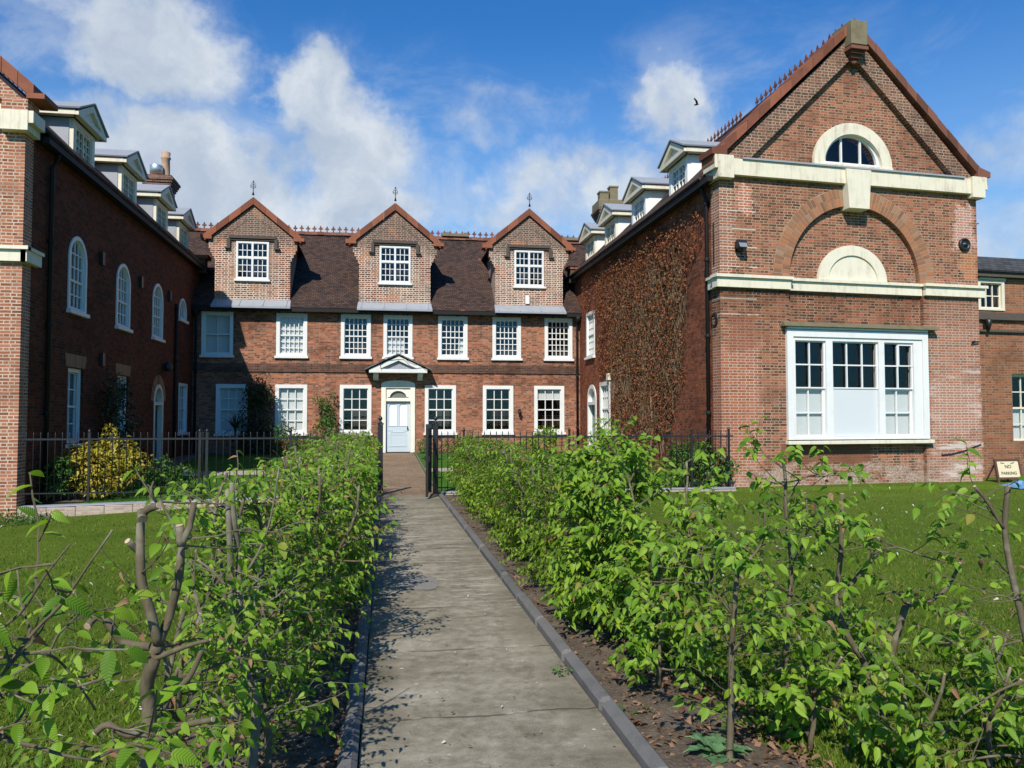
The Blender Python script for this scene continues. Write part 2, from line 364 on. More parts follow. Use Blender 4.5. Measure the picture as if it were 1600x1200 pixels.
M['annex'] = brick('annex_brick', [(0.13, 0.06, 0.035), (0.24, 0.10, 0.05), (0.31, 0.12, 0.065)], (0.30, 0.22, 0.15), 0.008, 0.4, 0.12)
M['chimney'] = brick('chimney_brick', [(0.06, 0.035, 0.03), (0.18, 0.075, 0.05), (0.26, 0.11, 0.07)], (0.30, 0.24, 0.19), 0.009, 0.5, 0.1)
M['plinthbrick'] = brick('plinth_brick', [(0.30, 0.22, 0.17), (0.38, 0.29, 0.23), (0.42, 0.34, 0.28)], (0.45, 0.40, 0.34), 0.01, 0.3, 0.3)
def voussoir():
    N = mat('rubbed_brick'); r = island(N); P = position(N)
    c = N.ramp(r, [(0, (0.19, 0.095, 0.05)), (0.35, (0.34, 0.15, 0.07)), (0.6, (0.38, 0.155, 0.065)), (0.85, (0.33, 0.20, 0.12)), (1, (0.24, 0.10, 0.05))])
    f = N.noise(P, 30, 4, 0.6); c = N.mix(N.math('MULTIPLY', f, 0.5), c, N.mix(1, c, (0.55, 0.5, 0.5), 'MULTIPLY'))
    N.put(N.b.inputs['Base Color'], c); N.b.inputs['Roughness'].default_value = 0.9; N.put(N.b.inputs['Normal'], N.bump(f, 0.4, 0.006)); return N.m
M['voussoir'] = voussoir()
M['mortar'] = paint('lime_mortar', (0.36, 0.27, 0.19), 0.95, 0.2, spec=0.1)
M['cream'] = paint('cream_paint', (0.70, 0.645, 0.50), 0.6, 0.08, 0.6, scale=2.2, dirt=(0.36, 0.29, 0.2), bump=0.25, streak=.6)
M['creamclean'] = paint('cream_clean', (0.70, 0.65, 0.51), 0.6, 0.08, 0.15, scale=2.2, dirt=(0.36, 0.31, 0.22), bump=0.15, streak=.45)
M['doorcream'] = paint('door_cream', (0.76, 0.73, 0.63), 0.5, 0.05, scale=2.2, dirt=(0.4, 0.36, 0.28), streak=.2)
M['white'] = paint('white_gloss', (0.70, 0.70, 0.68), 0.4, 0.06, 0.0, scale=3, dirt=(0.42, 0.41, 0.37), streak=.18)
M['whiteold'] = paint('flaking_white', (0.80, 0.79, 0.73), 0.6, 0.08, 0.5, scale=3.5, dirt=(0.30, 0.26, 0.2), bump=0.3)
M['bluegrey'] = paint('pale_blue_paint', (0.50, 0.58, 0.63), 0.4, 0.05, 0.0, scale=3)
M['doorpanel'] = paint('pale_panel', (0.74, 0.79, 0.81), 0.35, 0.03, 0.0, scale=3)
M['darkdoor'] = paint('dark_blue_paint', (0.02, 0.035, 0.06), 0.4, 0.05)
M['greydoor'] = paint('grey_green_paint', (0.20, 0.24, 0.22), 0.4, 0.05)
M['blackiron'] = paint('black_iron', (0.012, 0.012, 0.013), 0.4, 0.1, 0.12, scale=9, spec=0.5, dirt=(0.06, 0.04, 0.03))
M['gutter'] = paint('black_gutter', (0.011, 0.010, 0.010), 0.6, 0.1, spec=0.25, dirt=(0.03, 0.028, 0.026))
M['lead'] = paint('lead_sheet', (0.30, 0.32, 0.35), 0.5, 0.2, 0.1, scale=2.5, spec=0.4, dirt=(0.18, 0.18, 0.19))
M['terra'] = paint('terracotta', (0.30, 0.105, 0.06), 0.8, 0.35, 0.45, scale=2.8, spec=0.15, bump=0.3, dirt=(0.11, 0.065, 0.045), isl=.7)
M['terradark'] = paint('weathered_terracotta', (0.21, 0.085, 0.058), 0.85, 0.25, 0.4, scale=3, spec=0.1, bump=0.3, dirt=(0.11, 0.10, 0.075), isl=.6)
M['stone'] = paint('lichen_stone', (0.20, 0.175, 0.125), 0.9, 0.45, 0.5, scale=5, spec=0.1, bump=0.5, dirt=(0.20, 0.15, 0.05))
M['darkstone'] = paint('sooty_stone', (0.065, 0.05, 0.042), 0.9, 0.3, 0.2, scale=5, spec=0.1, bump=0.4)
M['pot'] = paint('buff_chimney_pot', (0.45, 0.29, 0.19), 0.85, 0.2, 0.2, scale=6, spec=0.1)
M['steel'] = paint('galvanised_steel', (0.60, 0.62, 0.64), 0.35, 0.1, metal=0.8)
M['board'] = paint('white_board', (0.56, 0.59, 0.60), 0.55, 0.03, scale=2, dirt=(0.55, 0.56, 0.56))
M['blind'] = paint('pale_blind', (0.66, 0.69, 0.69), 0.7, 0.05, scale=2, dirt=(0.5, 0.52, 0.5))
M['room'] = paint('dim_room', (0.055, 0.05, 0.045), 0.9, 0.4, scale=1.1, spec=0.1, dirt=(0.10, 0.09, 0.08))  # dark colour stands in for the unlit rooms behind the panes
M['roombrown'] = paint('dim_brown_room', (0.035, 0.022, 0.016), 0.9, 0.4, scale=1.1, spec=0.1, dirt=(0.07, 0.035, 0.02))
M['plastic'] = paint('white_plastic', (0.8, 0.8, 0.78), 0.4, 0.02)
M['lampglass'] = paint('lamp_glass', (0.20, 0.22, 0.25), 0.15, 0.05, spec=0.6)
def glassmat():
    N = mat('window_glass'); P = position(N)
    tr = N.new('ShaderNodeBsdfTransparent'); tr.inputs[0].default_value = (0.93, 0.935, 0.93, 1)
    gl = N.new('ShaderNodeBsdfGlossy'); gl.inputs['Roughness'].default_value = 0.03
    N.put(gl.inputs['Normal'], N.bump(N.noise(P, 2.2, 2, 0.5), 0.25, 0.02))
    fr = N.new('ShaderNodeLayerWeight'); fr.inputs[0].default_value = 0.5; fz = N.math('POWER', fr.outputs['Facing'], 4.0)
    mx = N.new('ShaderNodeMixShader'); N.put(mx.inputs[0], N.math('ADD', N.math('MULTIPLY', fz, 0.8), 0.028, clamp=True)); N.l.new(tr.outputs[0], mx.inputs[1]); N.l.new(gl.outputs[0], mx.inputs[2])
    N.l.new(mx.outputs[0], N.out.inputs[0]); return N.m
M['glass'] = glassmat()
def rooftile(name, cols, row, wid, moss=0.2, bump=0.8, redspots=True):
    N = mat(name); uv = uvs(N); P = position(N)
    wob = N.vmath('SCALE', N.vmath('SUBTRACT', N.noise(P, 1.6, 4, 0.6, col=True), (0.5, 0.5, 0.5)), scale=0.022)
    vec = N.vmath('ADD', uv, wob)
    t = N.new('ShaderNodeTexBrick', offset=0.5, offset_frequency=2); N.put(t.inputs['Vector'], vec)
    t.inputs['Color1'].default_value = (0, 0, 0, 1); t.inputs['Color2'].default_value = (1, 1, 1, 1); t.inputs['Scale'].default_value = 1
    t.inputs['Mortar Size'].default_value = 0.010; t.inputs['Mortar Smooth'].default_value = 0.2; t.inputs['Brick Width'].default_value = wid; t.inputs['Row Height'].default_value = row
    n1 = N.noise(P, 0.9, 6, 0.65); n2 = N.noise(P, 18, 4, 0.6)
    sel = N.math('ADD', N.math('MULTIPLY', t.outputs['Color'], 0.7), N.math('MULTIPLY', N.math('SUBTRACT', n1, 0.35), 0.9), clamp=True)
    c = N.ramp(sel, [(i/(len(cols)-1), q) for i, q in enumerate(cols)])
    c = N.mix(N.math('MULTIPLY', n2, 0.5), c, N.mix(1, c, (0.6, 0.6, 0.62), 'MULTIPLY'))
    c = N.mix(N.math('MULTIPLY', N.step(N.noise(P, 2.2, 6, 0.7), 0.55, 0.75), moss), c, (0.07, 0.065, 0.035))
    if redspots:
        c = N.mix(N.math('MULTIPLY', N.step(N.noise(P, 0.75, 2, 0.4), 0.70, 0.73), 0.9), c, (0.30, 0.10, 0.055))
    c = N.mix(N.math('MULTIPLY', t.outputs['Fac'], 0.75), c, (0.012, 0.01, 0.01))
    sp = N.new('ShaderNodeSeparateXYZ'); N.put(sp.inputs[0], vec)
    saw = N.math('FRACT', N.math('DIVIDE', sp.outputs[1], row))
    N.put(N.b.inputs['Base Color'], c); N.b.inputs['Roughness'].default_value = 0.85; N.b.inputs['Specular IOR Level'].default_value = 0.15
    h = N.math('ADD', N.math('MULTIPLY', saw, -1.0), N.math('MULTIPLY', N.math('ADD', n2, t.outputs['Color']), 0.3))
    N.put(N.b.inputs['Normal'], N.bump(h, bump, 0.02)); return N.m
M['tile'] = rooftile('clay_tile_roof', [(0.028, 0.02, 0.018), (0.058, 0.038, 0.032), (0.085, 0.052, 0.040), (0.11, 0.062, 0.046)], 0.11, 0.17)
M['slate'] = rooftile('slate_roof', [(0.04, 0.042, 0.045), (0.065, 0.067, 0.07), (0.09, 0.09, 0.092)], 0.18, 0.25, redspots=False)

def leafmat(name, cols, trans=0.35, rough=0.45, veins=0.0, spec=0.3, bronze=False):
    N = mat(name); r = island(N); P = position(N)
    c = N.ramp(r, [(i/(len(cols)-1), q) for i, q in enumerate(cols)])
    c = N.mix(N.math('MULTIPLY', N.noise(P, 40, 3, 0.5), 0.35), c, N.mix(1, c, (0.6, 0.62, 0.5), 'MULTIPLY'))
    orr = N.new('ShaderNodeObjectInfo').outputs['Random']
    c = N.mix(N.math('MULTIPLY', orr, .32), c, N.mix(1.0, c, (.66, .78, .8), 'MULTIPLY'))
    if bronze: c = N.mix(N.math('MULTIPLY', N.step(N.math('FRACT', N.math('MULTIPLY', r, 37.7)), 0.95, .98), .6), c, (0.26, 0.15, 0.035))
    if veins:
        uv = uvs(N); sp = N.new('ShaderNodeSeparateXYZ'); N.put(sp.inputs[0], uv)
        a = N.math('ABSOLUTE', sp.outputs[1])
        ph = N.math('SUBTRACT', sp.outputs[0], N.math('MULTIPLY', a, 0.55))
        wv = N.math('ABSOLUTE', N.math('SINE', N.math('MULTIPLY', ph, 33.0)))
        N.put(N.b.inputs['Normal'], N.bump(wv, veins, 0.006))
        c = N.mix(N.math('MULTIPLY', N.math('SUBTRACT', 1.0, N.step(wv, 0.0, 0.35)), 0.16), c, N.mix(1, c, (1.35, 1.3, 1.2), 'MULTIPLY'))
    N.put(N.b.inputs['Base Color'], c); N.b.inputs['Roughness'].default_value = rough; N.b.inputs['Specular IOR Level'].default_value = spec
    tl = N.new('ShaderNodeBsdfTranslucent'); N.put(tl.inputs[0], N.mix(1, c, (1.3, 1.25, 0.6), 'MULTIPLY'))
    mx = N.new('ShaderNodeMixShader'); mx.inputs[0].default_value = trans; N.l.new(N.b.outputs[0], mx.inputs[1]); N.l.new(tl.outputs[0], mx.inputs[2]); N.l.new(mx.outputs[0], N.out.inputs[0])
    return N.m
M['leaf'] = leafmat('spring_leaf', [(0.095, 0.20, 0.014), (0.165, 0.31, 0.02), (0.235, 0.395, 0.03), (0.31, 0.45, 0.045)], 0.42, 0.42, 0.25, bronze=True)
M['gold'] = leafmat('golden_leaf', [(0.34, 0.29, 0.03), (0.46, 0.40, 0.045), (0.36, 0.22, 0.03), (0.28, 0.32, 0.04)], 0.25)
M['dark_leaf'] = leafmat('dark_evergreen_leaf', [(0.012, 0.028, 0.01), (0.022, 0.045, 0.014), (0.035, 0.06, 0.02)], 0.12, 0.35)
M['mid_leaf'] = leafmat('bush_leaf', [(0.04, 0.10, 0.02), (0.065, 0.15, 0.025), (0.10, 0.20, 0.035)], 0.25)
M['thistle'] = leafmat('thistle_leaf', [(0.08, 0.17, 0.07), (0.13, 0.24, 0.11)], 0.2)
M['creeper'] = leafmat('dry_creeper_leaf', [(0.09, 0.036, 0.021), (0.17, 0.06, 0.032), (0.27, 0.088, 0.042), (0.32, 0.12, 0.056), (0.20, 0.16, 0.07)], 0.15, 0.8, spec=0.1)
M['litter'] = leafmat('dead_leaf', [(0.10, 0.055, 0.035), (0.20, 0.12, 0.075), (0.28, 0.17, 0.11), (0.15, 0.075, 0.045)], 0.1, 0.8, spec=0.1)
M['brownleaf'] = leafmat('withered_leaf', [(0.22, 0.12, 0.065), (0.32, 0.19, 0.11), (0.26, 0.13, 0.07)], 0.25, 0.7, spec=0.1)
M['petal'] = leafmat('white_petal', [(0.7, 0.68, 0.62), (0.6, 0.55, 0.48)], 0.2, 0.7)
M['blade'] = leafmat('grass_blade', [(0.06, 0.115, 0.014), (0.11, 0.18, 0.02), (0.15, 0.215, 0.028), (0.22, 0.23, 0.06)], 0.25, 0.6, spec=0.1)
def barkmat(name, a, b, c2):
    N = mat(name); P = position(N)
    st = N.noise(N.vmath('MULTIPLY', P, (1, 1, 0.22)), 60, 5, 0.65); bg_ = N.noise(P, 9, 4, 0.6)
    c = N.mix(st, a, b); c = N.mix(N.math('MULTIPLY', N.step(bg_, 0.5, 0.72), 0.7), c, c2)
    N.put(N.b.inputs['Base Color'], c); N.b.inputs['Roughness'].default_value = 0.8; N.b.inputs['Specular IOR Level'].default_value = 0.2
    N.put(N.b.inputs['Normal'], N.bump(st, 0.5, 0.004)); return N.m
M['bark'] = barkmat('grey_brown_bark', (0.06, 0.048, 0.028), (0.16, 0.132, 0.082), (0.24, 0.22, 0.16))
M['palebark'] = barkmat('smooth_pale_bark', (0.10, 0.085, 0.055), (0.20, 0.18, 0.125), (0.30, 0.28, 0.23))
M['cutwood'] = paint('cut_wood', (0.48, 0.36, 0.24), 0.8, 0.2)
M['twig'] = barkmat('creeper_twig', (0.12, 0.085, 0.05), (0.22, 0.165, 0.10), (0.28, 0.25, 0.17))

def lawnmat(name, cols, scale=1.0):
    N = mat(name); P = position(N)
    a = N.noise(P, 0.6, 6, 0.6); b = N.noise(P, 22, 6, 0.7); c_ = N.noise(P, 120, 4, 0.7); d_ = N.noise(P, 3.1, 5, 0.6)
    f = N.math('ADD', N.math('ADD', N.math('MULTIPLY', a, 0.35), N.math('MULTIPLY', b, 0.25)), N.math('ADD', N.math('MULTIPLY', c_, 0.25), N.math('MULTIPLY', d_, 0.2)))
    c = N.ramp(f, [(0.36, cols[0]), (0.5, cols[1]), (0.60, cols[2]), (0.72, cols[3])])
    wp = N.step(N.math('ADD', N.math('MULTIPLY', N.noise(P, 0.9, 7, 0.7), .7), N.math('MULTIPLY', b, .3)), .52, .66)
    c = N.mix(N.math('MULTIPLY', wp, .45), c, (0.17, 0.165, 0.05))
    c = N.mix(N.math('MULTIPLY', N.step(d_, .52, .68), .45), c, N.mix(1.0, c, (.58, .7, .6), 'MULTIPLY'))
    N.put(N.b.inputs['Base Color'], c); N.b.inputs['Roughness'].default_value = 0.9; N.b.inputs['Specular IOR Level'].default_value = 0.08
    N.put(N.b.inputs['Normal'], N.bump(N.math('ADD', c_, b), 0.9, 0.03)); return N.m
M['lawn'] = lawnmat('mown_lawn', [(0.055, 0.098, 0.011), (0.10, 0.16, 0.015), (0.135, 0.195, 0.02), (0.20, 0.225, 0.045)])
M['courtlawn'] = lawnmat('court_lawn', [(0.035, 0.10, 0.012), (0.055, 0.15, 0.016), (0.07, 0.17, 0.02), (0.10, 0.19, 0.03)])
def soilmat():
    N = mat('bare_soil'); P = position(N); a = N.noise(P, 5, 6, 0.7); b = N.noise(P, 45, 5, 0.7)
    c = N.ramp(N.math('ADD', N.math('MULTIPLY', a, 0.5), N.math('MULTIPLY', b, 0.5)), [(0.35, (0.05, 0.035, 0.022)), (0.5, (0.12, 0.088, 0.06)), (0.65, (0.22, 0.17, 0.125)), (0.75, (0.34, 0.29, 0.23))])
    N.put(N.b.inputs['Base Color'], c); N.b.inputs['Roughness'].default_value = 0.95; N.put(N.b.inputs['Normal'], N.bump(b, 1.0, 0.03)); return N.m
M['soil'] = soilmat()
def concretemat():
    N = mat('old_concrete'); P = position(N); sp = N.new('ShaderNodeSeparateXYZ'); N.put(sp.inputs[0], P); X, Y = sp.outputs[0], sp.outputs[1]
    a = N.noise(P, 1.6, 6, 0.62); b = N.noise(P, 12, 6, 0.7); g = N.noise(P, 160, 3, 0.7)
    band = N.noise(N.vmath('MULTIPLY', P, (0.25, 1.6, 1)), 1.0, 4, 0.6)
    f = N.math('ADD', N.math('ADD', N.math('MULTIPLY', a, 0.34), N.math('MULTIPLY', band, 0.30)), N.math('ADD', N.math('MULTIPLY', b, 0.38), N.math('MULTIPLY', g, 0.30)))
    f = N.math('SUBTRACT', f, 0.14)
    c = N.ramp(f, [(0.38, (0.095, 0.082, 0.055)), (0.47, (0.165, 0.146, 0.104)), (0.54, (0.235, 0.21, 0.155)), (0.66, (0.37, 0.34, 0.27))])
    # worn pale streaks across the path
    st = N.noise(N.vmath('MULTIPLY', P, (1.2, 9, 1)), 1.3, 7, 0.75)
    mid = N.math('MULTIPLY', N.step(Y, 6.2, 7.5), N.math('SUBTRACT', 1.0, N.step(Y, 12.5, 14.5)))
    c = N.mix(N.math('MULTIPLY', N.step(st, 0.52, 0.66), N.math('ADD', N.math('MULTIPLY', mid, 0.8), 0.12)), c, (0.42, 0.39, 0.32))
    # moss towards the edges and speckles of lichen
    ed = N.step(N.math('ABSOLUTE', N.math('SUBTRACT', X, 0.57)), 0.36, 0.62)
    c = N.mix(N.math('MULTIPLY', N.math('MULTIPLY', ed, N.step(b, 0.42, 0.62)), 0.6), c, (0.06, 0.058, 0.035))
    vo = N.new('ShaderNodeTexVoronoi'); N.put(vo.inputs['Vector'], P); vo.inputs['Scale'].default_value = 9; vo.inputs['Randomness'].default_value = 1
    c = N.mix(N.math('MULTIPLY', N.math('SUBTRACT', 1.0, N.step(vo.outputs['Distance'], 0.05, 0.12)), N.step(a, 0.5, 0.6)), c, (0.5, 0.48, 0.42))
    # slab joints every ~0.95 m, slightly wandering, and a few cracks
    yj = N.math('ADD', Y, N.math('MULTIPLY', N.math('SUBTRACT', N.noise(N.vmath('MULTIPLY', P, (1, 0.3, 1)), 2.5, 5, 0.6), 0.5), 0.16))
    jt = N.math('ABSOLUTE', N.math('SUBTRACT', N.math('FRACT', N.math('DIVIDE', yj, 1.27)), 0.5))
    jl = N.math('SUBTRACT', 1.0, N.step(jt, 0.004, 0.014))
    c = N.mix(N.math('MULTIPLY', jl, 0.7), c, N.mix(N.step(a, 0.5, 0.6), (0.05, 0.042, 0.03), (0.34, 0.31, 0.26)))
    cr = N.noise(P, 0.9, 5, 0.55, 0.4); crl = N.math('MULTIPLY', N.math('SUBTRACT', 1.0, N.step(N.math('ABSOLUTE', N.math('SUBTRACT', cr, 0.47)), 0.0, 0.003)), N.step(a, 0.50, 0.58))
    c = N.mix(N.math('MULTIPLY', crl, 0.6), c, (0.06, 0.05, 0.04))
    N.put(N.b.inputs['Base Color'], c); N.b.inputs['Roughness'].default_value = 0.85; N.b.inputs['Specular IOR Level'].default_value = 0.25
    h = N.math('SUBTRACT', N.math('ADD', N.math('MULTIPLY', g, 0.5), b), N.math('MULTIPLY', N.math('ADD', jl, crl), 0.7))
    N.put(N.b.inputs['Normal'], N.bump(h, 0.45, 0.012)); return N.m
M['concrete'] = concretemat()
M['paver'] = brick('brick_paving', [(0.17, 0.12, 0.075), (0.24, 0.17, 0.11), (0.30, 0.22, 0.15)], (0.20, 0.16, 0.11), 0.008, 0.3, 0.2, row=0.11, wid=0.22)
M['kerb'] = paint('grey_kerb', (0.155, 0.152, 0.15), 0.8, 0.35, 0.35, scale=7, spec=0.2, bump=0.5, dirt=(0.08, 0.075, 0.065), isl=.45)
M['flag'] = paint('pale_flagstone', (0.36, 0.32, 0.26), 0.85, 0.2, 0.1, scale=3, spec=0.15, bump=0.4)
M['patch'] = paint('mortar_patch', (0.20, 0.19, 0.17), 0.9, 0.35, 0.4, scale=14, spec=0.2, bump=0.6, dirt=(0.26, 0.24, 0.21))

# ------------------------------------------------------------------ window and door builders
def P_(F, u, v, o): return F[0]+F[1]*u+F[2]*v+F[1].cross(F[2])*o
def window(parent, F, u0, u1, v0, v1, cols=3, rows=(2, 2), arch=0.0, architrave=0.10, proud=0.03, sill=True, blind=None, room='room', bar=0.028, name='window', frame='white', sash=0.045, deep=0.07, sillmat=None, open_lower=0.0, silldrop=0.09):
    """outer frame u0..u1, v0..v1; arch = rise of an arched head"""
    b = B()
    if arch: outer = arch_poly(u0, u1, v0, v1-arch, 14, arch)
    else: outer = [(u0, v0), (u1, v0), (u1, v1), (u0, v1)]
    a = architrave
    if arch: inner = arch_poly(u0+a, u1-a, v0+a*.6, v1-arch, 14, arch-a)
    else: inner = [(u0+a, v0+a*.6), (u1-a, v0+a*.6), (u1-a, v1-a), (u0+a, v1-a)]
    b.plate(F, outer, [inner], 0.12+proud, proud)
    w = b.build('window' if name == 'window' else name, M[frame], parent)
    g = B(); iu0, iu1, iv0, iv1 = u0+a, u1-a, v0+a*.6, v1-a
    # sash rails
    if arch: s_in = arch_poly(iu0+sash*.6, iu1-sash*.6, iv0+sash, v1-arch, 14, arch-a-sash*.6)
    else: s_in = [(iu0+sash*.6, iv0+sash), (iu1-sash*.6, iv0+sash), (iu1-sash*.6, iv1-sash*.6), (iu0+sash*.6, iv1-sash*.6)]
    g.plate(F, inner, [s_in], 0.05, -deep+0.03)
    midv = iv0+(iv1-iv0)*rows[1]/(rows[0]+rows[1]) if rows[1] else iv0
    x0, x1 = iu0+sash*.6, iu1-sash*.6
    if rows[1]: g.lb(F, x0, x1, midv-0.025, midv+0.025, -deep-0.02, -deep+0.045)
    c_u, rr = (iu0+iu1)/2, (iu1-iu0)/2
    for i in range(1, cols):
        x = x0+(x1-x0)*i/cols; top = iv1-sash*.6
        if arch:
            q = max(0, 1-((x-c_u)/rr)**2)**.5; top = v1-arch+(arch-a)*q-0.01
        g.lb(F, x-bar/2, x+bar/2, iv0+sash, top, -deep-0.012, -deep+0.022)
    for k, (lo, hi) in enumerate(((midv, iv1), (iv0, midv))):
        n = rows[k]
        for j in range(1, n):
            y = lo+(hi-lo)*j/n; h = 0
            if arch and y > v1-arch: h = rr*(1-(1-min(1, ((y-(v1-arch))/(arch-a))**2))**.5)
            g.lb(F, x0+h, x1-h, y-bar/2, y+bar/2, -deep-0.010, -deep+0.020)
    g.build('glazing_bar', M[frame], w)
    p = B(); p.plate(F, inner, (), 0.006, -deep-0.004); p.build('pane', M['glass'], w)
    if blind:
        q = B(); lo, hi = iv0+(iv1-iv0)*blind[0], iv0+(iv1-iv0)*blind[1]
        bw = blind[2] if len(blind) > 2 else (0, 1)
        q.lb(F, iu0+(iu1-iu0)*bw[0]-.04, iu0+(iu1-iu0)*bw[1]+.04, lo, hi+(0.04 if hi == iv1 else 0), -deep-0.10, -deep-0.075); q.build('blind', M['blind'], w)
    k = B(); k.lb(F, iu0-.3, iu1+.3, iv0-.3, iv1+.3, -deep-0.75, -deep-0.72); 
    for (a0, a1, b0, b1) in ((iu0-.3, iu0-.27, iv0-.3, iv1+.3), (iu1+.27, iu1+.3, iv0-.3, iv1+.3), (iu0-.27, iu1+.27, iv0-.3, iv0-.27), (iu0-.27, iu1+.27, iv1+.27, iv1+.3)): k.lb(F, a0, a1, b0, b1, -deep-0.719, -0.36)
    k.build('dark_room_backing', M[room], w)  # dark backing box, interior darkness is in its colour
    if sill:
        s_ = B(); s_.lb(F, u0-0.05, u1+0.05, v0-silldrop, v0-0.003, -0.10, proud+0.07); s_.build('sill', M[sillmat or frame], w)
    return w
def hole(u0, u1, v0, v1, arch=0.0, m=0.012):
    return arch_poly(u0+m, u1-m, v0+m, v1-arch, 14, arch-m) if arch else [(u0+m, v0+m), (u1-m, v0+m), (u1-m, v1-m), (u0+m, v1-m)]

def cresting(p0, p1, n, material, parent, h=0.30):
    """ridge tiles with a row of small clay fleur-de-lis"""
    b = B(); d = (p1-p0).normalized(); L = (p1-p0).length; side = d.cross(V((0, 0, 1)))
    k = 0; step = L/n
    for i in range(n):
        a = p0+d*(step*i); r = 0.0 + rnd.uniform(-.012, .012)
        q = a+d*(step*0.985)
        for s in (-1, 1):
            b.quad(a+V((0, 0, .06+r)), q+V((0, 0, .06+r)), q+side*s*.17+V((0, 0, -.11+r)), a+side*s*.17+V((0, 0, -.11+r))) if s > 0 else b.quad(a+V((0, 0, .06+r)), a+side*s*.17+V((0, 0, -.11+r)), q+side*s*.17+V((0, 0, -.11+r)), q+V((0, 0, .06+r)))
        c = a+d*step*.5+V((0, 0, .05+r))
        F = (c, d, V((0, 0, 1)))
        if rnd.random() < .93:
            s = h/0.30
            out = [(-.035, 0), (.035, 0), (.022, .10), (.10, .13), (.11, .19), (.05, .175), (.045, .23), (0, .32), (-.045, .23), (-.05, .175), (-.11, .19), (-.10, .13), (-.022, .10)]
            b.plate(F, [(x*s, y*s) for x, y in out], (), 0.03, 0.015)
    return b.build('ridge_cresting', material, parent)

# ------------------------------------------------------------------ central house
HF = (V((0, 32, 0)), V((1, 0, 0)), UZ)
house = thing('brick_house', (0.57, 32, 0.28), 'long red brick house across the court with three gabled dormers and a pale front door', 'house')
UP = [(-6.84, -5.68, 'plain'), (-4.08, -2.91, 'blind'), (-1.63, -0.47, ''), (0.02, 1.16, 'half'), (2.18, 3.36, 'strip'), (4.37, 5.54, ''), (6.52, 7.68, '')]
GR = [(-6.28, -5.11, 'blind'), (-4.09, -2.89, 'blind'), (-1.65, -0.43, ''), (1.66, 2.90, ''), (3.98, 5.22, 'brown'), (6.08, 7.33, 'top')]
ZU0, ZU1, ZG0, ZG1 = 4.05, 5.72, 1.05, 2.94
holes = [hole(a, c, ZU0, ZU1) for a, c, _ in UP]+[hole(a, c, ZG0, ZG1) for a, c, _ in GR]+[arch_poly(-0.03, 1.25, 0.26, 2.97, 12, 0.14)]
b = B(); b.plate(HF, [(-7.6, -0.1), (8.4, -0.1), (8.4, 5.95), (-7.6, 5.95)], holes, 0.34)
b.box(-11, 32.34, -.1, -10.7, 39, 5.9); b.box(-11, 39, -.1, 12, 39.3, 5.9)
wall = b.build('wall', M['facade'], house)
for a, c, k in UP:
    if k == 'plain': window(house, HF, a, c, ZU0, ZU1, 2, (1, 1), blind=(0, 1), architrave=.12, room='roombrown')
    else: window(house, HF, a, c, ZU0, ZU1, 5, (3, 3), architrave=.14, bar=.030, room='room', blind={'blind': (0, 1), 'half': (0, .5, (0.0, .78)), 'strip': (0, .5, (.8, 1))}.get(k))
for a, c, k in GR:
    window(house, HF, a, c, ZG0, ZG1, 3, (2, 2), architrave=.14, bar=.032, room='roombrown' if k in ('brown', 'top') else 'room', blind={'blind': (0, 1), 'top': (.74, 1)}.get(k))
# string course of sooty brick
b = B()
b.lb(HF, -7.15, 8.0, 3.43, 3.50, 0.004, 0.05); b.lb(HF, -7.15, 8.0, 3.504, 3.57, 0.004, 0.035); b.lb(HF, -7.15, 8.0, 3.574, 3.75, 0.004, 0.022)
b.build('string_course', brick('sooty_brick', [(0.05, 0.03, 0.026), (0.11, 0.055, 0.04), (0.17, 0.075, 0.05)], (0.17, 0.13, 0.10), .007, .5), house)
b = B(); b.lb(HF, -7.15, -.10, 0.0, 0.60, 0.004, 0.03); b.lb(HF, 1.30, 8.0, 0.0, 0.60, 0.004, 0.03); b.build('plinth', M['facade'], house)
# eaves gutter and roof
b = B(); b.box(-7.15, 31.62, 5.74, 8.0, 31.76, 5.88); b.box(-7.15, 31.764, 5.80, 8.0, 32.0, 5.86)
for i in range(16): b.box(-6.9+i*.98, 31.66, 5.70, -6.87+i*.98, 31.99, 5.80-.002)
b.build('gutter', M['gutter'], house)
def slab_roof(b, p, along, lenA, up_, lenU, th=0.06):
    n = along.cross(up_).normalized()
    b.obox(p-n*th, along, up_, n, lenA, lenU, th)
ru = V((0, 4.4, 3.85)); rl = ru.length; ru.normalize()
b = B(); slab_roof(b, V((-9.5, 31.6, 5.90)), V((1, 0, 0)), 20.2, ru, rl)
ru2 = V((0, -4.4, 3.85)).normalized(); slab_roof(b, V((10.7, 40.4, 5.90)), V((-1, 0, 0)), 20.2, ru2, rl)
roof = b.build('roof', M['tile'], house)
cresting(V((-8.6, 36, 9.80)), V((9.4, 36, 9.80)), 66, M['terradark'], roof, 0.27)
b = B(); b.bar(V((2.6, 36, 9.90)), V((3.8, 36, 9.90)), .3, .10)
for k in range(6): b.box(2.6+k*.2+rnd.uniform(-.03, .03), 35.9, 9.90, 2.74+k*.2, 36.1, 9.98+rnd.uniform(0, .06))
b.build('ridge_mortar', M['stone'], roof); b = B(); b.bar(V((8.2, 36, 9.90)), V((9.4, 36, 9.90)), .3, .10)
for k in range(5): b.box(8.2+k*.24, 35.9, 9.90, 8.36+k*.24, 36.1, 9.99+rnd.uniform(0, .05))
b.build('ridge_mortar', M['stone'], roof)

